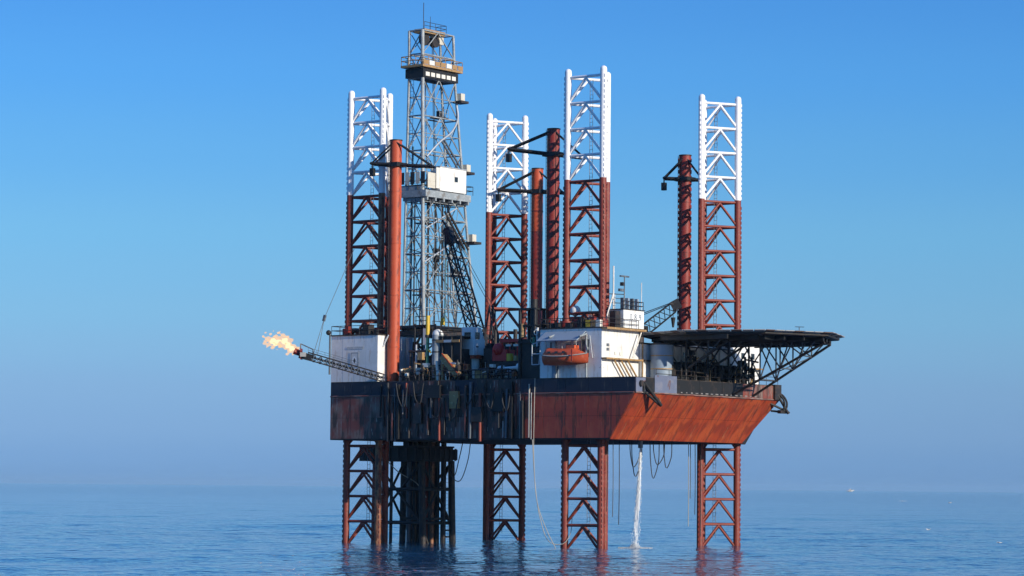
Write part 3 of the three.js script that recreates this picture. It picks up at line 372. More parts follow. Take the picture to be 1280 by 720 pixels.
{
  const bx = -1.3, bz = 12.2, t = thing('deck_crane', 'deck crane with white cab and dark lattice boom leaning over the drilling mast', 'crane', [bx, DK + 0.08, bz]);
  bar('pedestal', V(bx, DK + 0.08, bz), V(bx, 21.9, bz), 0.75, M.cream, t, 18); bar('slew_ring', V(bx, 21.9, bz), V(bx, 22.35, bz), 1.0, M.postOrange, t, 18);
  const sh = new THREE.Shape([[-1.05, 0], [1.05, 0], [1.05, 1.7], [0.25, 3.2], [-1.05, 3.2]].map(([x, y]) => new THREE.Vector2(x, y))); const g = new THREE.ExtrudeGeometry(sh, { depth: 1.7, bevelEnabled: true, bevelSize: 0.05, bevelThickness: 0.05, bevelSegments: 2 });
  const cabMesh = new THREE.Mesh(g, M.white); cabMesh.name = 'cab'; cabMesh.position.set(bx - 0.85, 22.35, bz); cabMesh.rotation.y = Math.PI / 2; const cab = put(cabMesh, t); box('window', [0.06, 0.8, 0.8], [bx + 0.91, 24.6, bz + 0.4], M.glass, cab); box('vent', [0.06, 0.15, 0.4], [bx + 0.91, 23.3, bz + 0.4], M.dark, cab); box('window', [0.9, 0.8, 0.06], [bx, 24.6, bz + 1.11], M.glass, cab);
  box('machinery_deck', [2.6, 0.7, 2.2], [bx - 0.4, 22.7, bz - 2.2], M.dark, t); box('counterweight', [0.9, 1.3, 2.0], [bx + 1.3, 23.1, bz - 2.4], M.black, t);
  const foot = V(bx - 0.3, 23.2, bz - 1.9), head = V(bx - 5.65, 37.9, bz - 1.9); lattice(t, foot, head, 1.45, 1.1, M.black, 13, 0.12);
  box('boom_head', [0.9, 1.9, 0.9], head.clone().add(V(0.45, -1.1, 0)).toArray(), M.black, t, [0, 0, 0.36]);
  bar('boom_tip', head, head.clone().add(V(-0.7, 0.9, 0)), 0.14, M.black, t);
  for (const s of [-0.6, 0.6]) { bar('gantry_leg', V(bx + 0.2, 23, bz - 2.1 + s), V(bx + 1, 28.3, bz - 2.1 + s * 0.5), 0.11, M.black, t); bar('gantry_leg', V(bx + 2, 23, bz - 2.1 + s), V(bx + 1, 28.3, bz - 2.1 + s * 0.5), 0.11, M.black, t); bar('pendant_line', V(bx + 1, 28.3, bz - 2.1 + s * 0.5), head.clone().add(V(0.2, 0.1, s * 0.5)), 0.035, M.black, t, 5); }
  bar('hoist_line', head.clone().add(V(-0.5, 0.4, 0)), V(head.x - 0.5, 27, head.z), 0.03, M.black, t, 5); box('hook_block', [0.4, 0.9, 0.3], [head.x - 0.5, 26.6, head.z], M.yellow, t);
}
{
  const t = thing('deck_crane', 'small crane with short dark lattice boom above the helicopter deck edge', 'crane', [10.6, 23.4, -5]);
  bar('pedestal', V(10.6, 23.4, -5), V(10.6, 25.2, -5), 0.6, M.dark, t, 14); box('crane_house', [2, 1.3, 2], [10.3, 25.7, -4.9], M.black, t);
  const foot = V(10.9, 25.6, -5.2), head = V(14.3, 29, -7.7); lattice(t, foot, head, 1.35, 1.15, M.black, 7, 0.09); box('boom_head', [1.1, 1.2, 0.9], head.clone().add(V(-0.15, -0.1, 0.1)).toArray(), M.black, t, [0, 0.6, 0.5]);
  bar('hoist_line', head.clone().add(V(-0.4, 0, 0.3)), V(head.x - 0.4, 27.3, head.z + 0.3), 0.04, M.black, t, 5); bar('hook_block', V(head.x - 0.4, 26.2, head.z + 0.3), V(head.x - 0.4, 27.4, head.z + 0.3), 0.12, M.black, t, 10, 0.3);
  for (const s of [-0.5, 0.5]) bar('pendant_line', V(8.4, 26.6, -3.6 + s), head.clone().add(V(0, 0.4, s * 0.4)), 0.05, M.black, t, 5);
}

// ---------------------------------------------------------------- helicopter deck
{
  const c = V(27.85, 24.2, -0.75), R = 11.45, t = thing('helicopter_deck', 'dark octagonal helicopter deck on struts overhanging the bow', 'helideck', [25.4, 17.6, -0.9]);
  const o = (k, r, y) => V(c.x + r * Math.cos(k * Math.PI / 4), y, c.z + r * Math.sin(k * Math.PI / 4));
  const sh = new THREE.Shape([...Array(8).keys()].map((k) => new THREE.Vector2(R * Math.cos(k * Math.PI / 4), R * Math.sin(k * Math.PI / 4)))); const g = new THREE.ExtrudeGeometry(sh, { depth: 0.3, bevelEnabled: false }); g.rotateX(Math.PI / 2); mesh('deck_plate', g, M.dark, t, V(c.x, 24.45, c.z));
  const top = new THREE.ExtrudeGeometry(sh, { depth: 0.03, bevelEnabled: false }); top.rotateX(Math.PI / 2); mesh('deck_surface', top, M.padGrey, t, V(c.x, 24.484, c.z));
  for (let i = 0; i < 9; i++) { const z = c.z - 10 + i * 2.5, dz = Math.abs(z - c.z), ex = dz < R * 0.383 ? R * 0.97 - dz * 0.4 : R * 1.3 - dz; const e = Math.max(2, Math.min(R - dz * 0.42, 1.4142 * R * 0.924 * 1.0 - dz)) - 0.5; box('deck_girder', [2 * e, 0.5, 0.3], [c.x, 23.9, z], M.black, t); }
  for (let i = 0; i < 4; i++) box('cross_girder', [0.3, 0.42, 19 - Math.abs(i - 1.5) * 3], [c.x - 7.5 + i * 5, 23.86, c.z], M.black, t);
  for (let k = 0; k < 8; k++) { const n = 7; bar('rim_beam', o(k, R, 24.3), o(k + 1, R, 24.3), 0.17, M.dark, t, 6); for (let i = 0; i < n; i++) { const a = o(k, R + 0.02, 24.42).lerp(o(k + 1, R + 0.02, 24.42), (i + 0.06) / n), b = o(k, R + 0.02, 24.42).lerp(o(k + 1, R + 0.02, 24.42), (i + 0.94) / n), a2 = o(k, R + 0.75, 24.6).lerp(o(k + 1, R + 0.75, 24.6), (i + 0.06) / n), b2 = o(k, R + 0.75, 24.6).lerp(o(k + 1, R + 0.75, 24.6), (i + 0.94) / n);
      const gs = [barGeo(a, a2, 0.05, 4), barGeo(b, b2, 0.05, 4), barGeo(a2, b2, 0.06, 4), barGeo(a, b, 0.05, 4)]; for (let q = 1; q < 4; q++) { gs.push(barGeo(a.clone().lerp(b, q / 4), a2.clone().lerp(b2, q / 4), 0.04, 4), barGeo(a.clone().lerp(a2, q / 4), b.clone().lerp(b2, q / 4), 0.05, 4)); } join('net_frame', gs, (i + k) % 3 ? M.netPale : M.netBrown, t); } }
  // cantilever brackets down to the bow
  const zs = [-7, -2.6, 1.9, 6.4], node = []; // long brackets on the far side, short ones nearer the lifeboat house 
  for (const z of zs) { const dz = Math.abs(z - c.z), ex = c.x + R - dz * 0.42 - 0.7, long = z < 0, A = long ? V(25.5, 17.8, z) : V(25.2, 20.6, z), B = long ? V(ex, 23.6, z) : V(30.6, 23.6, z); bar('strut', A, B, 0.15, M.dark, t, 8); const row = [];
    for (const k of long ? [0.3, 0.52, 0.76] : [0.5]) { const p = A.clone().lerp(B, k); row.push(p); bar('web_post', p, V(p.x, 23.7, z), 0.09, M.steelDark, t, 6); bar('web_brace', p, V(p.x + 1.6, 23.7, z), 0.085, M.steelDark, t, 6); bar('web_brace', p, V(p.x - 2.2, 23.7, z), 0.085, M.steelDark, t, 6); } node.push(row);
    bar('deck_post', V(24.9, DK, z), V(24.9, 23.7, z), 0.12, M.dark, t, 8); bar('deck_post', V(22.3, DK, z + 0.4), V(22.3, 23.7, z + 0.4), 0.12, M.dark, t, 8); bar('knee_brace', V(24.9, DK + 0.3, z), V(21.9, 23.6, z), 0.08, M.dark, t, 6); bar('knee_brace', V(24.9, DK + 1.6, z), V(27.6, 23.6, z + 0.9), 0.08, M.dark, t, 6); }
  for (let i = 0; i < 1; i++) for (let k = 0; k < 3; k++) { bar('lateral_brace', node[i][k], node[i + 1][k], 0.08, M.steelDark, t, 6); bar('lateral_brace', node[i][k], node[i + 1][(k + 1) % 3], 0.06, M.steelDark, t, 6); }
  bar('lateral_brace', V(24.9, 23.5, zs[0]), V(24.9, 19.4, zs[1]), 0.09, M.dark, t, 6);
  bar('wind_pole', V(29, 24.4, -11.6), V(29, 26.1, -11.6), 0.05, M.steelDark, t); bar('wind_arm', V(28.5, 26.1, -11.5), V(29.6, 26.05, -11.7), 0.04, M.steelDark, t);
}

// ---------------------------------------------------------------- lifeboat
{
  const cx = 16.75, cz = 18.5, y = 20.55, L = 6.2, t = thing('lifeboat', 'orange enclosed lifeboat hanging against the white house', 'lifeboat', [cx, y, cz]);
  const NX = 24, NA = 18, P = [], I = [];
  const sect = (name, fn, mat, par = t) => { const g = new THREE.BufferGeometry(), pos = [], id = []; for (let i = 0; i <= NX; i++) for (let j = 0; j <= NA; j++) pos.push(...fn(i / NX, j / NA)); for (let i = 0; i < NX; i++) for (let j = 0; j < NA; j++) { const a = i * (NA + 1) + j, b = a + 1, c = a + NA + 1, d = c + 1; id.push(a, b, c, b, d, c); } g.setAttribute('position', new THREE.Float32BufferAttribute(pos, 3)); const uv = []; for (let i = 0; i < pos.length; i += 3) uv.push(pos[i], pos[i + 1]); g.setAttribute('uv', new THREE.Float32BufferAttribute(uv, 2)); g.setIndex(id); g.computeVertexNormals(); return mesh(name, g, mat, par); };
  const half = (u) => u < 0.42 ? 1.15 * Math.pow(Math.max(0, 1 - Math.pow((0.42 - u) / 0.42, 5)), 0.5) : 1.15 * Math.max(0, 1 - Math.pow((u - 0.42) / 0.58, 2.2));
  const sheer = (u) => 1.0 + 0.35 * Math.pow(Math.abs(u - 0.45) / 0.55, 2.2);
  sect('boat_hull', (u, v) => { const a = Math.PI * v, w = half(u), keel = 0.25 * Math.pow(Math.abs(u - 0.4) / 0.6, 3); return [cx - L / 2 + u * L, y + keel + (sheer(u) - keel) * (1 - Math.pow(Math.sin(a), 0.75)), cz + w * Math.cos(a)]; }, M.lifeboat);
  const canopy = sect('canopy', (u, v) => { const uu = 0.06 + u * 0.86, a = Math.PI * v, w = half(uu) * 0.9, h = 0.9 * Math.min(1, uu / 0.1 - 0.3, Math.max(0, (0.94 - uu) / 0.22)); return [cx - L / 2 + uu * L, y + sheer(uu) + 0.02 + h * Math.pow(Math.sin(a), 0.55), cz + w * Math.cos(a)]; }, M.lifeboat);
  const st = []; for (let i = 0; i <= 30; i++) { const u = 0.015 + i / 30 * 0.97; st.push(V(cx - L / 2 + u * L, y + sheer(u), cz + half(u) + 0.03)); } hoseMesh('gunwale', st, 0.07, M.rope, t); 
  for (const x of [-1.6, -0.6, 0.4]) box('window', [0.4, 0.22, 0.06], [cx + x, y + 1.45, cz + 1.06], M.glass, canopy); box('steering_hatch', [1.1, 0.5, 0.9], [cx + 0.9, y + 2.0, cz], M.lifeboat, canopy); box('hatch_rim', [0.12, 1.3, 0.1], [cx + 1.55, y + 1.1, cz + 1.05], M.postRed, t);
  for (const x of [-2.1, 2.1]) bar('lifting_hook', V(cx + x, y + 1.5, cz), V(cx + x, y + 2.6, cz), 0.08, M.dark, t);
  for (const x of [-2.1, 2.1]) { const d = thing('boat_davit', x < 0 ? 'steel davit arm over the stern of the orange lifeboat' : 'steel davit arm over the bow of the orange lifeboat', 'davit', [cx + x, DK + 0.08, 17.6]); bar('davit_post', V(cx + x, DK + 0.08, 17.5), V(cx + x, 24.1, 17.55), 0.13, M.steel, d); bar('davit_arm', V(cx + x, 24.1, 17.5), V(cx + x, 23.75, 18.9), 0.12, M.steel, d); bar('fall_wire', V(cx + x, 23.7, cz), V(cx + x, y + 2.5, cz), 0.03, M.black, d); }
  const r = thing('embarkation_frame', 'tube frame with netting at the stern of the orange lifeboat', 'frame', [12.6, 20.6, 18]); for (const [a, b] of [[V(12.3, 20.7, 18.9), V(12.3, 23, 18.9)], [V(12.3, 23, 18.9), V(13.6, 23.5, 18.4)], [V(12.3, 20.7, 18.9), V(13.2, 20.7, 18.9)], [V(12.3, 21.9, 18.9), V(13.4, 21.9, 18.9)], [V(13.3, 20.7, 18.9), V(13.3, 23.3, 18.6)]]) bar('frame_tube', a, b, 0.06, M.galv, r);
}

// ---------------------------------------------------------------- radio room and aerials on the white house
{
  const t = thing('radio_room', 'small white radio room with dark lettering on top of the lifeboat house', 'cabin', [19.2, 24.9, 10.4]); box('cabin_body', [2.3, 2.05, 4.1], [19.3, 26.05, 10.5], M.white, t); box('cabin_roof', [2.5, 0.1, 4.3], [19.3, 27.13, 10.5], M.dark, t);
  for (let i = 0; i < 3; i++) box('support', [0.2, 0.5, 0.2], [20.2, 24.8, 8.7 + i * 1.8], M.ochre, t);
  decalPlane('lettering', 2.6, 0.95, V(20.462, 26.3, 10.1), Math.PI / 2, (g, w, h) => { g.fillStyle = '#e3e2dd'; g.fillRect(0, 0, w, h); g.fillStyle = '#4c5560'; g.font = 'bold 92px serif'; g.textBaseline = 'middle'; g.fillText('I.', 14, h / 2); g.fillText('8', 96, h / 2); g.fillText('9', 186, h / 2); }, t);
  join('roof_railing', railGeo([V(20.4, 27.18, 12.5), V(20.4, 27.18, 8.5), V(18.2, 27.18, 8.5)], 0.9, 1, 0.04), M.dark, t);
  for (let i = 0; i < 4; i++) box('equipment_rack', [0.4, 1.3, 0.3], [20, 27.8, 12.1 - i * 0.95], i % 2 ? M.blueGrey : M.steelDark, t); box('equipment_locker', [0.8, 1.9, 1], [20, 25.9, 13.6], M.dark, t);
}
{ const t = thing('signal_pole', 'white signal pole with cross arms beside the radio room', 'pole', [18.8, 24.9, 12.2]); bar('pole', V(18.8, 24.9, 12.2), V(18.8, 32.1, 12.2), 0.09, M.white, t, 8); bar('cross_arm', V(18.5, 28.9, 12.7), V(19.4, 28.9, 11), 0.05, M.dark, t); bar('cross_arm', V(18.5, 27.9, 12.6), V(19.2, 27.9, 11.2), 0.05, M.dark, t); bar('stay', V(18.8, 29, 12.2), V(18.2, 25, 13.3), 0.09, M.white, t); }
{ const t = thing('radar_mast', 'grey aerial mast with scanner bar behind the radio room', 'aerial', [19.2, 27.2, 10.6]); bar('post', V(19.2, 27.2, 10.6), V(19.2, 31, 10.6), 0.06, M.steelDark, t, 6); box('scanner_bar', [0.2, 0.18, 1.7], [19.2, 31, 10.6], M.steelDark, t); box('scanner_bar', [0.3, 0.3, 0.9], [19.2, 29.4, 11.2], M.steelDark, t); box('lamp_box', [0.4, 0.4, 0.4], [19.2, 30.1, 11.0], M.dark, t); bar('cross_arm', V(19.2, 28.4, 9.8), V(19.2, 28.4, 12.3), 0.05, M.steelDark, t); }
for (const [x, z, h] of [[20.2, 8.6, 3.2], [18.4, 9.4, 2.2], [18.3, 11.2, 1.9]]) { const t = tag(bar('whip_aerial', V(x, 27.15, z), V(x, 27.15 + h, z), 0.045, M.white, null, 6), 'thin white whip aerial on the radio room roof', 'aerial', 'whip aerials on the radio room roof'); }

// ---------------------------------------------------------------- gas flare
{
  const a = V(-10.4, 19.6, 17.75), b = V(-18.0, 22.15, 22.65), t = thing('flare_boom', 'grey lattice flare boom reaching out over the sea from the deck edge', 'flare boom', [-10.4, 19.3, 17.6]);
  const d = b.clone().sub(a).normalize(), s = V(0, 1, 0).cross(d).normalize(), u = d.clone().cross(s).normalize(), w = 0.42, n = 12;
  const p = (k, i) => a.clone().lerp(b, k / n).addScaledVector(s, [-1, 1, 1, -1][i] * w).addScaledVector(u, [-1, -1, 1, 1][i] * w);
  for (let i = 0; i < 4; i++) { bar('boom_chord', p(0, i), p(n, i), 0.075, M.dark, t, 6); for (let k = 0; k < n; k++) { bar('boom_lacing', p(k, i), p(k + 1, (i + 1) % 4), 0.05, M.steelDark, t, 5); bar('boom_lacing', p(k, i), p(k, (i + 1) % 4), 0.045, M.steelDark, t, 5); } }
  bar('gas_pipe', a, b.clone().addScaledVector(d, 0.8), 0.12, M.dark, t); bar('gas_pipe', a.clone().addScaledVector(s, 0.28), b.clone().addScaledVector(s, 0.28), 0.09, M.dark, t); for (let k = 0; k < n; k++) if (k % 3 !== 2) { const m = p(k, 0).add(p(k + 1, 1)).multiplyScalar(0.5); box('walkway_plate', [0.6, 0.05, 0.6], m.toArray(), M.dark, t); }
  const hd = b.clone().addScaledVector(d, 0.3); box('burner_head', [1.5, 0.8, 1.1], hd.clone().add(V(0.1, -0.15, 0)).toArray(), M.black, t, [0, 0.56, -0.25]); bar('burner_nozzle', hd.clone().addScaledVector(d, 0.5), hd.clone().addScaledVector(d, 1.35).add(V(0, 0.15, 0)), 0.3, M.postRed, t, 12, 0.42);
  box('heat_shield', [0.08, 1.3, 1.4], hd.clone().addScaledVector(d, 0.5).toArray(), M.postRed, t, [0, 0.56, 0]); box('burner_box', [0.7, 0.5, 0.12], hd.clone().add(V(0.3, 0.05, 0.75)).toArray(), M.netPale, t, [0, 0.56, 0]);
  const f0 = hd.clone().addScaledVector(d, 0.6).add(V(0, 1.2, 0)), f1 = hd.clone().addScaledVector(d, -0.95).add(V(0, 0.95, 0)); for (const [q, r] of [[f0, f1], [f0, f0.clone().add(V(0, -1, 0))], [f1, f1.clone().add(V(0, -0.8, 0))]]) bar('guard_rail', q, r, 0.07, M.steelDark, t);
  const ml = b.clone().addScaledVector(d, -0.7).add(V(0, 0.4, 0)), mid = V(-16.95, 26.7, 20.95), topw = V(-17.3, 35.4, 15.2); for (const o of [0, 0.5]) bar('stay_wire', ml.clone().addScaledVector(d, -o), mid, 0.035, M.steelDark, t, 5); bar('stay_wire', mid, topw, 0.035, M.steelDark, t, 5); box('stay_block', [0.3, 0.75, 0.25], mid.toArray(), M.steelDark, t, [0, 0, -0.3]);
  join('boom_handrail', railGeo([p(n, 2).add(V(0, 0, 0)), p(4, 2)], 0.55, 1.0, 0.025), M.steelDark, t);
  // flame: turbulent volume meshed from a field
  const fl = thing('gas_flame', 'pale orange gas flame blowing from the burner at the flare boom tip', 'flame', hd.clone().addScaledVector(d, 1.3).toArray());
  const tip = hd.clone().addScaledVector(d, 1.3).add(V(0, 0.2, 0)), fd = V(-0.799, 0, 0.601);
  const mkFlame = (name, blobs, col, inten, thin, opacity) => { const mc = new MarchingCubes(56, new THREE.MeshBasicMaterial(), false, false, 60000), S = 3.2; mc.isolation = 0; const sz = 56;
    const ctr = tip.clone().addScaledVector(fd, 2.0).add(V(0, 0.8, 0));
    const nz = (x, y, z) => 0.22 * Math.sin(2.9 * x + 1.7 * z + 1.3) * Math.sin(3.3 * y + 0.7) + 0.16 * Math.sin(5.7 * x - 2 * y) * Math.cos(6.1 * z + 4.4 * y) + 0.09 * Math.sin(11 * y + 9 * x + 3 * z);
    for (let k = 0; k < sz; k++) for (let j = 0; j < sz; j++) for (let i = 0; i < sz; i++) { const x = (i / sz * 2 - 1) * S, y = (j / sz * 2 - 1) * S, z = (k / sz * 2 - 1) * S; let m = 9; const wp = V(ctr.x + x, ctr.y + y, ctr.z + z), rel = wp.clone().sub(tip); const a1 = rel.dot(fd), lat = rel.clone().addScaledVector(fd, -a1); for (const [bx, by, r, st] of blobs) { const dd = Math.sqrt((a1 - bx) ** 2 / (st * st) + (rel.y - by) ** 2 + (lat.x * lat.x + lat.z * lat.z)) - r; const h = Math.max(0, 0.5 - Math.abs(m - dd)) / 0.5; m = Math.min(m, dd) - h * h * 0.12; } mc.field[k * sz * sz + j * sz + i] = -(m + nz(wp.x, wp.y, wp.z) * thin); }
    mc.update(); const g = new THREE.BufferGeometry(); g.setAttribute('position', new THREE.Float32BufferAttribute(Array.from(mc.positionArray.slice(0, mc.count * 3)).map((v) => v * S), 3)); g.computeVertexNormals();
    const mat = new THREE.MeshStandardMaterial({ color: 0x000000, emissive: new THREE.Color().setRGB(...col), emissiveIntensity: inten, roughness: 1, transparent: true, opacity }); return mesh(name, g, mat, fl, ctr); };
  mkFlame('flame_body', [[0.1, 0.0, 0.2, 1.3], [0.55, 0.4, 0.34, 1], [0.95, 0.85, 0.46, 1], [1.3, 1.3, 0.42, 1], [1.75, 1.95, 0.2, 1], [1.75, 0.7, 0.34, 1.1], [2.35, 0.75, 0.42, 1], [2.75, 1.15, 0.36, 1], [3.4, 0.95, 0.2, 1], [3.7, 1.5, 0.12, 1.2], [2.3, 2.0, 0.12, 1.3], [0.45, -0.15, 0.16, 1.4]], [1.0, 0.6, 0.3], 1.15, 1.5, 0.42);
  mkFlame('flame_core', [[0.2, 0.05, 0.1, 1.4], [0.6, 0.45, 0.2, 1], [1.0, 0.8, 0.3, 1], [1.3, 1.15, 0.22, 1], [2.3, 0.75, 0.3, 1], [2.7, 1.05, 0.22, 1]], [1.0, 0.86, 0.55], 1.5, 0.8, 0.8);
  const pl = new THREE.PointLight(new THREE.Color().setRGB(1, 0.62, 0.3), 60, 0, 2); pl.position.copy(tip).addScaledVector(fd, 0.3).add(V(0, 0.2, 0)); pl.shadow.radius = 20; pl.castShadow = true; scene.add(pl);
}

// ---------------------------------------------------------------- wellhead jacket below the mast
{
  const t = thing('wellhead_jacket', 'dark rusty wellhead platform with conductor pipes standing in the sea under the mast', 'wellhead platform', [-16.5, 0, 4]);
  box('platform_deck', [9.2, 1.7, 7.0], [-17.6, 10.75, 4.4], M.black, t); box('deck_edge_beam', [0.7, 1.3, 7.0], [-12.66, 10.75, 4.4], M.black, t); for (let i = 0; i < 7; i++) { box('deck_stiffener', [0.12, 1.5, 0.25], [-12.25, 10.75, 1.4 + i], M.dark, t); box('deck_stiffener', [0.25, 1.5, 0.12], [-21.4 + i * 1.35, 10.75, 7.96], M.dark, t); } box('platform_plating', [9.4, 0.2, 7.2], [-17.6, 11.7, 4.4], M.dark, t);
  const piles = [[-20.6, 6.6, 0.42], [-20.2, 1.6, 0.42], [-13.4, 6.6, 0.4], [-12.9, 1.4, 0.42]]; piles.forEach(([x, z, r], i) => bar('pile', V(x + (i > 1 ? 0.5 : -0.2), -6, z), V(x, 10, z), r, i === 0 ? M.legRed : M.dark, t, 12));
  const cm = [M.black, M.dark, M.legRust, M.dark, M.steelDark, M.black, M.legRed];
  for (let i = 0; i < 5; i++) for (let k = 0; k < 3; k++) { const x = -17.5 + i * 0.85 + rr(-0.12, 0.12), z = 2.1 + k * 0.95 + rr(-0.15, 0.15) - i * 0.12; bar('conductor_pipe', V(x, -6, z), V(x, 13, z), rr(0.22, 0.36), cm[(i * 3 + k * 2) % 7], t, 10); }
  for (const [x, z, r] of [[-19, 5.6, 0.2], [-13.3, 2.6, 0.2], [-12.6, 3.2, 0.14], [-18.4, 2.4, 0.26]]) bar('riser_pipe', V(x, -6, z), V(x + 0.1, 10, z), r, M.dark, t, 8);
  for (const y of [2.9, 6.6]) { box('conductor_guide', [4.9, 0.3, 0.25], [-15.7, y, 4.6], M.dark, t); box('conductor_guide', [4.9, 0.3, 0.25], [-15.7, y, 1.2], M.dark, t); box('conductor_guide', [0.25, 0.3, 3.2], [-13.3, y, 2.9], M.dark, t); }
  hoseMesh('mooring_rope', [V(-17.6, 9.8, 7.9), V(-16.4, 8.6, 7.4), V(-14.6, 7.2, 6), V(-13.9, 5.5, 5)], 0.06, M.rope, t, 20);
  const pp = piles.map(([x, z]) => [x, z]); for (const [i, j] of [[0, 2], [1, 3], [0, 1], [2, 3]]) for (const y of [2.4, 6.5]) bar('horizontal_brace', V(pp[i][0], y, pp[i][1]), V(pp[j][0], y, pp[j][1]), 0.2, M.dark, t, 8);
  for (const [i, j] of [[0, 2], [1, 3], [0, 1], [2, 3]]) { bar('diagonal_brace', V(pp[i][0], 2.4, pp[i][1]), V(pp[j][0], 9.8, pp[j][1]), 0.16, M.dark, t, 8); bar('diagonal_brace', V(pp[j][0], 2.4, pp[j][1]), V(pp[i][0], 9.8, pp[i][1]), 0.16, M.dark, t, 8); bar('diagonal_brace', V(pp[i][0], 2.4, pp[i][1]), V((pp[i][0] + pp[j][0]) / 2, -3, (pp[i][1] + pp[j][1]) / 2), 0.16, M.dark, t, 8); }
  for (let i = 0; i < 5; i++) box('valve_tree', [0.7, 1.6, 0.7], [-19.8 + i * 1.5, 12.3, 5 - (i % 2) * 1.6], M.dark, t);
  join('access_ladder', ladderGeo(V(-13.2, 0.3, 2), V(-13.2, 10, 2), 0.6, V(0.8, 0, -0.6)), M.ladderGrey, t); for (const y of [0.7, 1.5, 2.3]) bar('boat_landing_rung', V(-13.9, y, 2.1), V(-12.7, y, 1.2), 0.1, M.steelDark, t);
}

// ---------------------------------------------------------------- hoses and falling water below the hull
const hang = (label, pts, r, mat, group = 'hoses hanging below the hull') => tag(hoseMesh('hanging_hose', pts.map((p) => V(...p)), r, mat, null), label, 'hose', group);
hang('black hose looped below the hull beside the wellhead platform', [[-9, 12.6, 4], [-9.6, 10.4, 4], [-11, 8.2, 3.2], [-12.4, 9.4, 2.4], [-13, 11, 2]], 0.06, M.hose, null);
hang('longer grey hose sagging from the hull to the wellhead platform', [[-7.4, 12.6, 4.6], [-8, 10, 4.4], [-9.6, 7.6, 3.8], [-11.6, 8, 2.8], [-12.7, 9.6, 2]], 0.055, M.steelDark, null);
hang('pale rope running down the hull side into the sea', [[11.9, 19.2, 17.75], [11.85, 15, 17.8], [11.8, 10, 17.7], [12, 5, 17.2], [12.9, 2, 16.6], [13.6, 0.4, 16.2], [14, -0.4, 16]], 0.045, M.rope, null);
hang('pale rope slung to the foot of the leg behind the lifeboat', [[11.2, 12.3, 17.2], [11.4, 8, 17], [11.9, 3.5, 16.6], [13, 0.7, 16.2], [14.4, 0.5, 15.6], [15, 1.6, 15], [15.2, 3.6, 14.9]], 0.045, M.rope, null);
{ // loops round the outlet
  const base = [[16.4, 9.3, 4.2, 1.0], [17.2, 8.2, 5, 1.0], [18.6, 8.0, 3.4, 0.9], [19.2, 9.6, 3.4, 1.1], [19.9, 9.2, 2.6, 0.8]];
  base.forEach(([x, low, z, w], i) => hang('black hose loop hanging below the hull around the falling water', [[x - w * 0.5, 12.4, z + w * 0.3], [x - w * 0.45, (12.4 + low) / 2, z + w * 0.25], [x - w * 0.1, low, z + 0.1], [x + w * 0.4, (12.4 + low) / 2 - 0.4, z - w * 0.3], [x + w * 0.5, 12.4, z - w * 0.35]], 0.06, M.hose, 'hose loops round the falling water'));
  for (const [x, z, l, m] of [[18.2, 12.4, 8, 'hose'], [18.6, 11.8, 8.6, 'steelDark'], [17.9, 13, 3.4, 'hose'], [18.2, 10, 9.5, 'hose']]) hang('thin line hanging straight down between the falling water and the leg behind the lifeboat', [[x, 12.4, z], [x + 0.05, 12 - l / 2, z], [x, 12.2 - l, z]], 0.045, M[m], 'thin lines by the lifeboat leg');
  for (const [x, z, l, m] of [[17, -6.2, 9.8, 'rope'], [17.4, -7, 8.4, 'hose'], [17.8, -7.6, 11, 'hose'], [16.6, -7.2, 6.5, 'steelDark']]) hang('thin line hanging straight down beside the leg behind the helicopter deck', [[x, 12.4, z], [x + 0.04, 12 - l / 2, z], [x, 12.2 - l, z]], 0.045, M[m], 'thin lines by the helicopter deck leg');
}
{
  const t = thing('water_jet', 'white stream of water falling from the hull into the sea', 'water stream', [17.7, 0, 5.8]);
  const foam = new THREE.MeshPhysicalMaterial({ color: new THREE.Color().setRGB(0.88, 0.91, 0.93), roughness: 0.9, transmission: 0.15, thickness: 0 });
  bar('outlet_pipe', V(18, 11.5, 5.4), V(18, 12.5, 5.4), 0.28, M.steel, t, 12);
  const path = (k) => [18 - 0.42 * k * k, 11.6 * (1 - 0.35 * k - 0.65 * k * k), 5.4 + 0.4 * k * k];
  const strands = []; for (let q = 0; q < 16; q++) { const a = rnd() * 6.283, o = Math.sqrt(rnd()), k0 = q < 7 ? 0 : rnd() * 0.6, k1 = Math.min(1, k0 + rr(0.35, 0.9)), pts = []; for (let i = 0; i <= 12; i++) { const k = k0 + (k1 - k0) * i / 12, [px, py, pz] = path(k), w = (0.05 + 0.27 * k) * o; pts.push(V(px + w * Math.cos(a) + rr(-0.025, 0.025), py, pz + w * Math.sin(a) + rr(-0.025, 0.025))); } strands.push(new THREE.TubeGeometry(new THREE.CatmullRomCurve3(pts), 30, rr(0.03, 0.075), 5)); }
  join('stream', strands, foam, t);
  const dr = []; for (let i = 0; i < 900; i++) { const k = Math.pow(rnd(), 0.6), [px, py, pz] = path(k), a = rnd() * 6.283, r = (0.1 + 0.42 * k) * Math.sqrt(rnd()) * (0.7 + 0.6 * rnd()); const q = new THREE.TetrahedronGeometry(rr(0.015, 0.045), 0); q.scale(1, 3.5, 1); q.translate(px + r * Math.cos(a), py, pz + r * Math.sin(a)); dr.push(q); }
  for (let i = 0; i < 1300; i++) { const a = rnd() * 6.283, r = Math.pow(rnd(), 0.8) * 2.0; const q = new THREE.TetrahedronGeometry(rr(0.03, 0.1), 0); q.translate(17.6 + r * Math.cos(a), 0.03 + rnd() * 0.9 * Math.max(0, 1 - r * 1.3), 5.8 + r * Math.sin(a)); dr.push(q); }
  const sp = join('spray', dr, foam, t); sp.userData.kind = 'stuff';
}

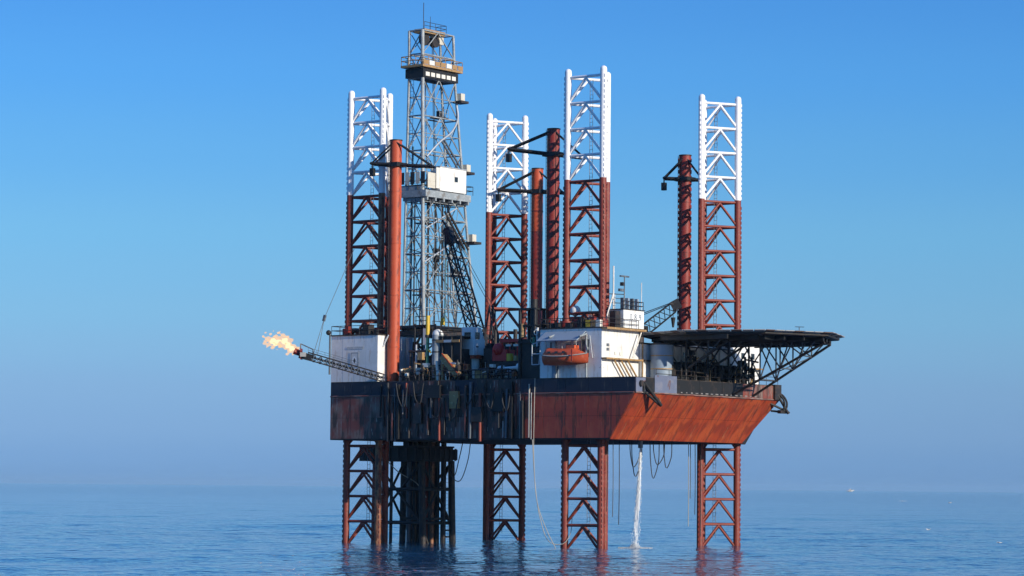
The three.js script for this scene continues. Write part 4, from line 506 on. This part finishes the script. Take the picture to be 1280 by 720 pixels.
// ---------------------------------------------------------------- deck machinery between the houses
const Y0 = DK + 0.08;
{ // shaker container with rails
  const t = thing('equipment_skid', 'black equipment skid with top rail behind the orange chute', 'equipment skid', [-2.9, Y0, 14]); box('skid_base', [4.4, 0.4, 2.6], [-3, Y0 + 0.2, 14], M.dark, t); box('skid_wall', [4.2, 2.2, 0.12], [-3, 23.3, 14.9], M.black, t); box('skid_roof', [4.3, 0.12, 2.4], [-3, 24.45, 13.9], M.black, t); for (const x of [-5, -3.7, -2.3, -0.95]) bar('skid_post', V(x, Y0 + 0.3, 15.05), V(x, 24.5, 15.05), 0.1, M.black, t); join('skid_rail', railGeo([V(-5.1, 24.5, 15), V(-0.9, 24.5, 15)], 0.9, 1, 0.04), M.black, t); for (let i = 0; i < 3; i++) box('pipe_bundle', [1.1, 0.3, 0.3], [-4 + i * 1.2, 23.9, 15.1], i === 1 ? M.galv : M.ochre, t); for (let i = 0; i < 4; i++) bar('motor', V(-4.6 + i, 20.2 + (i % 2) * 0.8, 15), V(-4.1 + i, 20.2 + (i % 2) * 0.8, 15.3), 0.38, [M.ochre, M.dark, M.cream, M.steelDark][i], t, 12); box('skid_core', [4, 3.6, 2], [-3, 21.2, 13.7], M.black, t); }
{ const t = thing('cuttings_chute', 'rusty orange chute sloping down to the deck edge', 'chute', [-1.2, Y0, 15.9]); box('chute_trough', [3.3, 0.7, 0.9], [-1.4, 20.9, 16.3], M.ochre, t, [0, 0, -0.78]); box('chute_lip', [3.3, 0.12, 0.12], [-1.2, 21.2, 16.8], M.postOrange, t, [0, 0, -0.78]); bar('chute_leg', V(-2.3, Y0, 16.3), V(-2.3, 21.6, 16.3), 0.1, M.dark, t); }
{ const t = thing('vent_stack', 'yellow painted vent stack beside the upright grey drum', 'pipe', [-5.95, Y0, 15]); bar('stack_pipe', V(-5.95, Y0, 15), V(-5.95, 24.6, 15), 0.2, M.green, t); bar('stack_top', V(-5.95, 24.6, 15), V(-5.95, 27, 15), 0.24, M.yellow, t); bar('stack_collar', V(-5.95, 24.4, 15), V(-5.95, 24.7, 15), 0.32, M.dark, t); bar('stack_branch', V(-5.95, 23.1, 15), V(-5.3, 22.6, 15.2), 0.1, M.yellow, t); }
{ const t = thing('mud_tank', 'upright grey drum with white domed lid beside the yellow stack', 'tank', [-4.75, Y0, 14.6]); bar('drum', V(-4.75, Y0, 14.6), V(-4.75, 24.7, 14.6), 0.68, M.steel, t, 18); mesh('drum_lid', new THREE.SphereGeometry(0.68, 16, 8, 0, 6.2832, 0, 1.5708), M.white, t, V(-4.75, 24.7, 14.6)); for (const y of [21, 22.6, 24]) bar('drum_band', V(-4.75, y, 14.6), V(-4.75, y + 0.14, 14.6), 0.71, M.dark, t, 18); }
{ const t = thing('pump_unit', 'dark pump unit with ochre casings beside the white house with the emblem', 'pump', [-7.4, Y0, 15]); box('pump_base', [3.2, 0.5, 2.4], [-7.2, Y0 + 0.25, 14.9], M.black, t); for (let i = 0; i < 4; i++) { bar('pump_casing', V(-8.4 + i * 0.8, 20.4, 15.3), V(-8.2 + i * 0.8, 20.4, 16), 0.42, [M.ochre, M.dark, M.cream, M.ochre][i], t, 12); bar('riser', V(-8.5 + i * 0.85, 19.6, 15), V(-8.5 + i * 0.85, 22.6 + (i * 5 % 3) * 0.5, 15), 0.13, [M.dark, M.galv, M.dark, M.ochre][i], t); } box('pump_casing', [2.8, 2.4, 1.4], [-7.2, 21, 13.8], M.black, t); box('control_box', [0.7, 0.9, 0.5], [-6.6, 22.2, 15.4], M.ochre, t); bar('header_pipe', V(-8.7, 22.8, 15), V(-5.6, 22.8, 15), 0.16, M.dark, t); }
{ const t = thing('stair_tower', 'black stair tower beside the grey service pipe and white panel', 'stairs', [-8.6, Y0, 12.5]); for (const [x, z] of [[-9.2, 12], [-7.2, 12], [-9.2, 13.4], [-7.2, 13.4]]) bar('tower_post', V(x, Y0, z), V(x, 26.2, z), 0.11, M.black, t); for (const y of [21.5, 23.8, 26]) box('landing', [2.2, 0.12, 1.6], [-8.2, y, 12.7], M.black, t); bar('stair_string', V(-9, Y0, 13.4), V(-7.4, 21.5, 13.4), 0.12, M.black, t); bar('stair_string', V(-7.4, 21.5, 13.4), V(-9, 23.8, 13.4), 0.12, M.black, t); bar('stair_string', V(-9, 23.8, 13.4), V(-7.4, 26, 13.4), 0.12, M.black, t); box('side_panel', [0.5, 2, 0.06], [-7.6, 24.6, 13.5], M.cream, t); box('side_panel', [0.3, 3.2, 0.06], [-7.5, 21.6, 13.5], M.cream, t); join('tower_railing', railGeo([V(-9.2, 26.05, 13.4), V(-7.2, 26.05, 13.4)], 1, 0.7, 0.04), M.black, t); }
{ const t = thing('cement_unit', 'bright red machine with yellow drum beneath the lattice leg', 'machine', [4.4, Y0, 12.2]); box('skid', [5, 0.5, 3], [4.3, 21.2, 12], M.black, t); for (const [x, z] of [[2.1, 11], [6.5, 11], [2.1, 13], [6.5, 13]]) bar('skid_leg', V(x, Y0, z), V(x, 21, z), 0.16, M.black, t); box('engine_cover', [2.0, 1.3, 1.8], [3.3, 22.2, 12.3], M.red, t); mesh('mixing_drum', new THREE.SphereGeometry(0.75, 16, 12), M.red, t, V(3.1, 22.9, 13)); box('hood', [3.4, 0.35, 2], [4.8, 23.9, 11.8], M.red, t); for (const x of [3.3, 4.4, 5.5, 6.3]) bar('hood_post', V(x, 21.4, 12.6), V(x, 23.8, 12.6), 0.09, M.red, t); bar('fuel_drum', V(4.9, 21.5, 13.2), V(4.9, 22.35, 13.2), 0.42, M.yellow, t, 16); bar('fuel_drum', V(5.75, 21.5, 13.1), V(5.75, 22.1, 13.1), 0.36, M.ochre, t, 16); for (const x of [4.3, 5.4]) box('lamp', [0.7, 0.25, 0.1], [x, 23.35, 12.75], M.cream, t); box('radiator', [1.5, 1.6, 0.9], [1.2, 22.3, 12], M.dark, t); bar('exhaust', V(2.2, 22.8, 12), V(2.2, 24.9, 12), 0.14, M.dark, t); }
{ const t = thing('cargo_basket', 'black cargo basket stacked with pipes under the red machine', 'basket', [4.3, Y0, 15.2]); box('basket_floor', [5.6, 0.15, 1.6], [4.2, Y0 + 0.1, 15.4], M.black, t); for (const x of [1.5, 3.2, 4.9, 6.9]) bar('basket_post', V(x, Y0, 16.1), V(x, 20.4, 16.1), 0.08, M.black, t); bar('basket_rail', V(1.4, 20.4, 16.1), V(7, 20.4, 16.1), 0.08, M.black, t); for (let i = 0; i < 5; i++) bar('pipe_joint', V(4.6, 19.5 + (i % 3) * 0.32, 14.9 + i * 0.22), V(7 - i * 0.2, 19.5 + (i % 3) * 0.32, 14.9 + i * 0.22), 0.15, i % 2 ? M.cream : M.galv, t, 8); box('crate', [1.9, 0.9, 1], [2.6, 19.9, 15.2], M.ochre, t); }
{ const t = thing('white_valve_pipe', 'white flanged pipe lying under the red machine', 'pipe', [5.6, Y0, 14]); bar('pipe', V(4.2, 20.55, 14.1), V(7.2, 20.7, 14.1), 0.2, M.white, t, 12); bar('flange', V(4.0, 20.5, 14.1), V(4.7, 20.55, 14.1), 0.4, M.white, t, 14); bar('flange', V(6.8, 20.68, 14.1), V(7.3, 20.72, 14.1), 0.5, M.white, t, 14); for (const x of [4.8, 6.5]) box('saddle', [0.3, 1.1, 0.6], [x, Y0 + 0.5, 14.1], M.black, t); }
{ const t = thing('guide_frame', 'black column guide frame between the red machine and the lifeboat', 'frame', [9.4, Y0, 14.6]); box('guide_body', [2.2, 4.6, 1.6], [9.2, Y0 + 2.3, 14.8], M.black, t); for (const [x, z] of [[8.2, 15.7], [10.3, 15.7], [8.2, 14], [10.3, 14]]) bar('guide_post', V(x, Y0, z), V(x, 27.4, z), 0.2, M.black, t); for (const y of [23.5, 25.4, 27.3]) box('guide_ring', [2.5, 0.22, 2.1], [9.25, y, 14.8], M.black, t); bar('guide_pipe', V(9.9, 24, 15.3), V(9.9, 28.4, 15.3), 0.42, M.black, t, 12); bar('guide_pipe', V(8.5, 24, 15.6), V(8.5, 25.6, 15.6), 0.3, M.ochre, t, 12); }
{ const t = thing('valve_station', 'green and grey valve station above the lifeboat stern', 'valves', [11.6, Y0, 15.6]); box('station_base', [1.6, 3.6, 1.8], [11.3, Y0 + 1.8, 15.8], M.black, t); for (let i = 0; i < 4; i++) { bar('valve_body', V(10.7 + i * 0.5, 22.9, 16.4), V(10.7 + i * 0.5, 24 + (i * 3 % 4) * 0.35, 16.4), 0.17, [M.green, M.galv, M.teal, M.ochre][i], t); mesh('hand_wheel', new THREE.TorusGeometry(0.3, 0.05, 6, 14), [M.green, M.cream, M.teal, M.dark][i], t, V(10.7 + i * 0.5, 23.6 + (i * 3 % 4) * 0.3, 16.65)); } }
{ const t = thing('pipe_rack', 'rack of dark drill pipes lying across the middle of the deck', 'pipe rack', [0, Y0, 4]); for (let i = 0; i < 12; i++) for (let k = 0; k < 3; k++) bar('drill_pipe', V(-8, 19.7 + k * 0.3, -2 + i * 0.32), V(8, 19.7 + k * 0.3, -2 + i * 0.32), 0.13, [M.dark, M.legRust, M.steelDark][(i + k) % 3], t, 8); for (const x of [-7, 0, 7]) for (const z of [-2.5, 2.2]) bar('rack_post', V(x, Y0, z), V(x, 21.4, z), 0.14, M.black, t); }
{ const t = thing('engine_house', 'dark engine house behind the deck crane', 'deck house', [0, Y0, 7.5]); box('house_wall', [9, 4.2, 4], [0.6, Y0 + 2.1, 7.6], M.dark, t); box('house_roof', [9.4, 0.15, 4.4], [0.6, Y0 + 4.28, 7.6], M.black, t); for (let i = 0; i < 5; i++) box('louvre', [1.2, 0.8, 0.08], [-3 + i * 1.8, 22, 9.64], M.steelDark, t); for (const x of [-2, 1, 3.4]) bar('exhaust', V(x, 23.5, 7), V(x, 25.6, 7), 0.25, M.dark, t, 12); }
{ const t = thing('mud_house', 'long dark mud house at the foot of the orange topped column', 'deck house', [-2, Y0, -10]); box('house_wall', [14, 3.9, 6], [-3, Y0 + 1.95, -9.5], M.dark, t); box('house_roof', [14.3, 0.15, 6.3], [-3, Y0 + 3.98, -9.5], M.black, t); for (let i = 0; i < 6; i++) box('louvre', [1.4, 1, 0.08], [-8.4 + i * 2.1, 21.7, -6.45], M.steelDark, t); box('vent_trunk', [1.6, 1.4, 1.6], [-1, 24, -9], M.beige, t); }
function tangle(name, label, [x0, x1], [z0, z1], yTop, n, mats) {
  const t = thing(name, label, 'pipework', [(x0 + x1) / 2, Y0, (z0 + z1) / 2]);
  for (let i = 0; i < n; i++) { const x = rr(x0, x1), z = rr(z0, z1), h = rr(0.5, yTop - Y0), m = mats[i % mats.length], r = rr(0.05, 0.17); bar('standing_pipe', V(x, Y0, z), V(x + rr(-0.2, 0.2), Y0 + h, z), r, m, t, 8);
    if (i % 2 === 0) bar('cross_pipe', V(x, Y0 + h * 0.9, z), V(Math.min(x1, Math.max(x0, x + rr(-2.4, 2.4))), Y0 + h * rr(0.7, 1), Math.min(z1, Math.max(z0, z + rr(-1.6, 1.6)))), r * 0.8, mats[(i + 2) % mats.length], t, 8);
    if (i % 3 === 0) bar('valve', V(x - 0.2, Y0 + h * 0.6, z), V(x + 0.2, Y0 + h * 0.6, z), rr(0.2, 0.36), mats[(i + 1) % mats.length], t, 12);
    if (i % 4 === 1) box('junction_box', [rr(0.3, 0.9), rr(0.3, 0.8), rr(0.3, 0.6)], [x, Y0 + h, z], mats[(i + 3) % mats.length], t); }
  return t;
}
tangle('pipe_manifold', 'tangle of dark and ochre pipes along the deck edge beside the orange chute', [-9, 1], [15.4, 16.7], 21.6, 26, [M.dark, M.black, M.ochre, M.black, M.cream, M.legRust, M.dark]);
tangle('pipe_manifold', 'dark pipework with cream valves between the chute and the black guide frame', [1.2, 8], [15, 16.7], 21, 16, [M.black, M.dark, M.cream, M.black, M.legRust]);
tangle('pipe_manifold', 'tall dark pipework behind the deck crane below the drilling mast', [-10, 6], [9.9, 11.6], 25.4, 26, [M.black, M.dark, M.steelDark, M.black, M.ochre, M.cream]);
tangle('pipe_manifold', 'tangled black pipework on the bow deck under the helicopter deck', [21.8, 24.6], [-11, 4], 22.6, 40, [M.black, M.dark, M.black, M.dark, M.ochre]);
// anchor windlasses and clutter on the bow
for (const [z, lab] of [[5.2, 'black anchor windlass beside the slate bulwark plate'], [0.2, 'black anchor windlass at the middle of the bow'], [-5.2, 'black anchor windlass beside the helicopter deck outer strut']]) { const t = thing('anchor_windlass', lab, 'windlass', [23.2, Y0, z]); box('bed', [2, 0.4, 3.6], [23.2, Y0 + 0.2, z], M.black, t); bar('drum', V(23.2, 20.4, z - 1.3), V(23.2, 20.4, z + 1.3), 0.6, M.dark, t, 18); for (const s of [-1.35, 0, 1.35]) bar('drum_flange', V(23.2, 20.4, z + s - 0.06), V(23.2, 20.4, z + s + 0.06), 0.95, M.black, t, 18); box('gearbox', [1, 1.3, 0.8], [23.2, 20.3, z + 1.9], M.dark, t); box('brake_frame', [0.3, 1.9, 0.3], [24, 20.4, z], M.black, t); bar('chain_guide', V(24, 19.9, z - 0.6), V(25, 19.4, z - 0.6), 0.14, M.black, t); for (let i = 0; i < 4; i++) bar('vent_pipe', V(24.4, Y0, z - 1.6 + i), V(24.4, 20.8 + (i % 2) * 0.7, z - 1.6 + i), 0.08, i === 2 ? M.ochre : M.dark, t, 6); }
{ const t = thing('bow_railing', 'dark railing along the top of the bow bulwark', 'railing', [25.2, 19.2, 0]); join('rails', railGeo([V(25.2, 19.2, 12.9), V(25.2, 19.2, -13)], 1.0, 2.6, 0.035), M.dark, t); }
{ const t = thing('deck_railing', 'dark railing along the deck edge between the orange column and the chute', 'railing', [-5, Y0, 17]); join('rails', railGeo([V(-8.6, Y0, 17), V(8, Y0, 17)], 1.1, 1.5, 0.045), M.dark, t); }
{ const t = thing('anchor_bolster', 'black tubular anchor bolster on the bow corner beside the grey slate plate', 'anchor rack', [25.5, 17.2, 14.6]); bar('bolster_tube', V(25.5, 18.6, 15.7), V(26.1, 16.1, 13.2), 0.2, M.black, t); bar('bolster_tube', V(25.45, 17.6, 15.6), V(26.0, 16.1, 13.2), 0.15, M.black, t); bar('bolster_tube', V(25.4, 16.9, 12.6), V(26.1, 16.1, 13.2), 0.13, M.legRust, t); bar('bolster_tube', V(25.5, 18.6, 15.7), V(25.4, 17.4, 15.7), 0.16, M.black, t); bar('fairlead', V(25.35, 18.5, 16.2), V(25.6, 18.5, 16.2), 0.35, M.dark, t, 14); }
{ const t = thing('anchor_bolster', 'black tubular anchor bolster on the bow corner beside the helicopter deck strut', 'anchor rack', [25.4, 16.5, -13]); box('bracket', [0.9, 1.8, 1.4], [25.2, 18.4, -12.4], M.dark, t); for (const o of [0, 0.9]) hoseMesh('bolster_tube', [V(25.2, 18.4, -12.4 - o * 0.6), V(25.7, 18, -12.9 - o * 0.6), V(26.1, 17.1, -13.1 - o * 0.6), V(25.8, 16.2, -13.0 - o * 0.6), V(24.6, 16.2, -12.4 - o * 0.6)], 0.12, M.black, t, 24); bar('bolster_tube', V(25.3, 18.8, -12), V(26.2, 15.9, -13.8), 0.16, M.dark, t); bar('bolster_tube', V(24.8, 17.2, -11.4), V(26.2, 16, -14), 0.14, M.dark, t); box('anchor_stock', [0.45, 0.4, 1.4], [25.7, 16.1, -13.2], M.dark, t); }

// ---------------------------------------------------------------- gulls
function gull(x, y, z, yaw, s, up, label) {
  const t = thing('gull', label, 'bird', [x, y, z], 'gulls over the water');
  const b = new THREE.SphereGeometry(1, 12, 8); b.scale(0.42 * s, 0.13 * s, 0.13 * s); const h = new THREE.SphereGeometry(0.1 * s, 8, 6); h.translate(0.44 * s, 0.07 * s, 0); const tl = new THREE.ConeGeometry(0.1 * s, 0.3 * s, 6); tl.rotateZ(Math.PI / 2); tl.translate(-0.48 * s, 0, 0); const bk = new THREE.ConeGeometry(0.03 * s, 0.14 * s, 5); bk.rotateZ(-Math.PI / 2); bk.translate(0.58 * s, 0.06 * s, 0);
  const place = (m) => { m.position.set(x, y, z); m.rotation.y = yaw; return put(m, t); }; const mk = (n, g, m) => { const q = new THREE.Mesh(g, m); q.name = n; return place(q); };
  mk('body', mergeGeometries([b, h, tl].map((g) => g.toNonIndexed())), M.white); mk('beak', bk, M.yellow);
  for (const sd of [-1, 1]) { const g = new THREE.BufferGeometry(); const c = [[0.22, 0.05, 0.08], [0.16, 0.05 + 0.22 * up, 0.5], [-0.12, 0.02 + 0.12 * up, 1.05], [-0.16, 0.03 + 0.2 * up, 0.5], [-0.12, 0.05, 0.08]]; const lo = c.map(([a, h2, d]) => [a, h2 - 0.03, d]); const P = []; const T = (...q) => q.forEach(([a, h2, d]) => P.push(a * s, h2 * s, d * s * sd)); for (const [i, j, k] of [[0, 1, 4], [1, 3, 4], [1, 2, 3]]) { T(c[i], c[j], c[k]); T(lo[i], lo[j], lo[k]); } for (let i = 0; i < 5; i++) { const j = (i + 1) % 5; T(c[i], c[j], lo[j]); T(c[i], lo[j], lo[i]); } g.setAttribute('position', new THREE.Float32BufferAttribute(P, 3)); g.computeVertexNormals(); mk('wing', g, M.white); }
}
gull(51.5, 6.8, 15.2, 0.6, 0.75, 1.1, 'white gull flying highest, wings lifted, level with the horizon');
gull(-3.2, 5.3, -94.3, 2.2, 0.6, 0.2, 'gull flying low with level wings, one of a pair far behind the rig');
gull(-2.4, 5.1, -107.4, 0.3, 0.5, 0.5, 'smaller gull flying low, one of a pair far behind the rig');
gull(19.1, 1.7, -61.2, 1.4, 0.6, 0.9, 'gull skimming the water with wings raised');
gull(63.9, 1.5, 5.4, 3.4, 0.55, 0.3, 'gull skimming the water with wings level');

renderer.render(scene, camera);
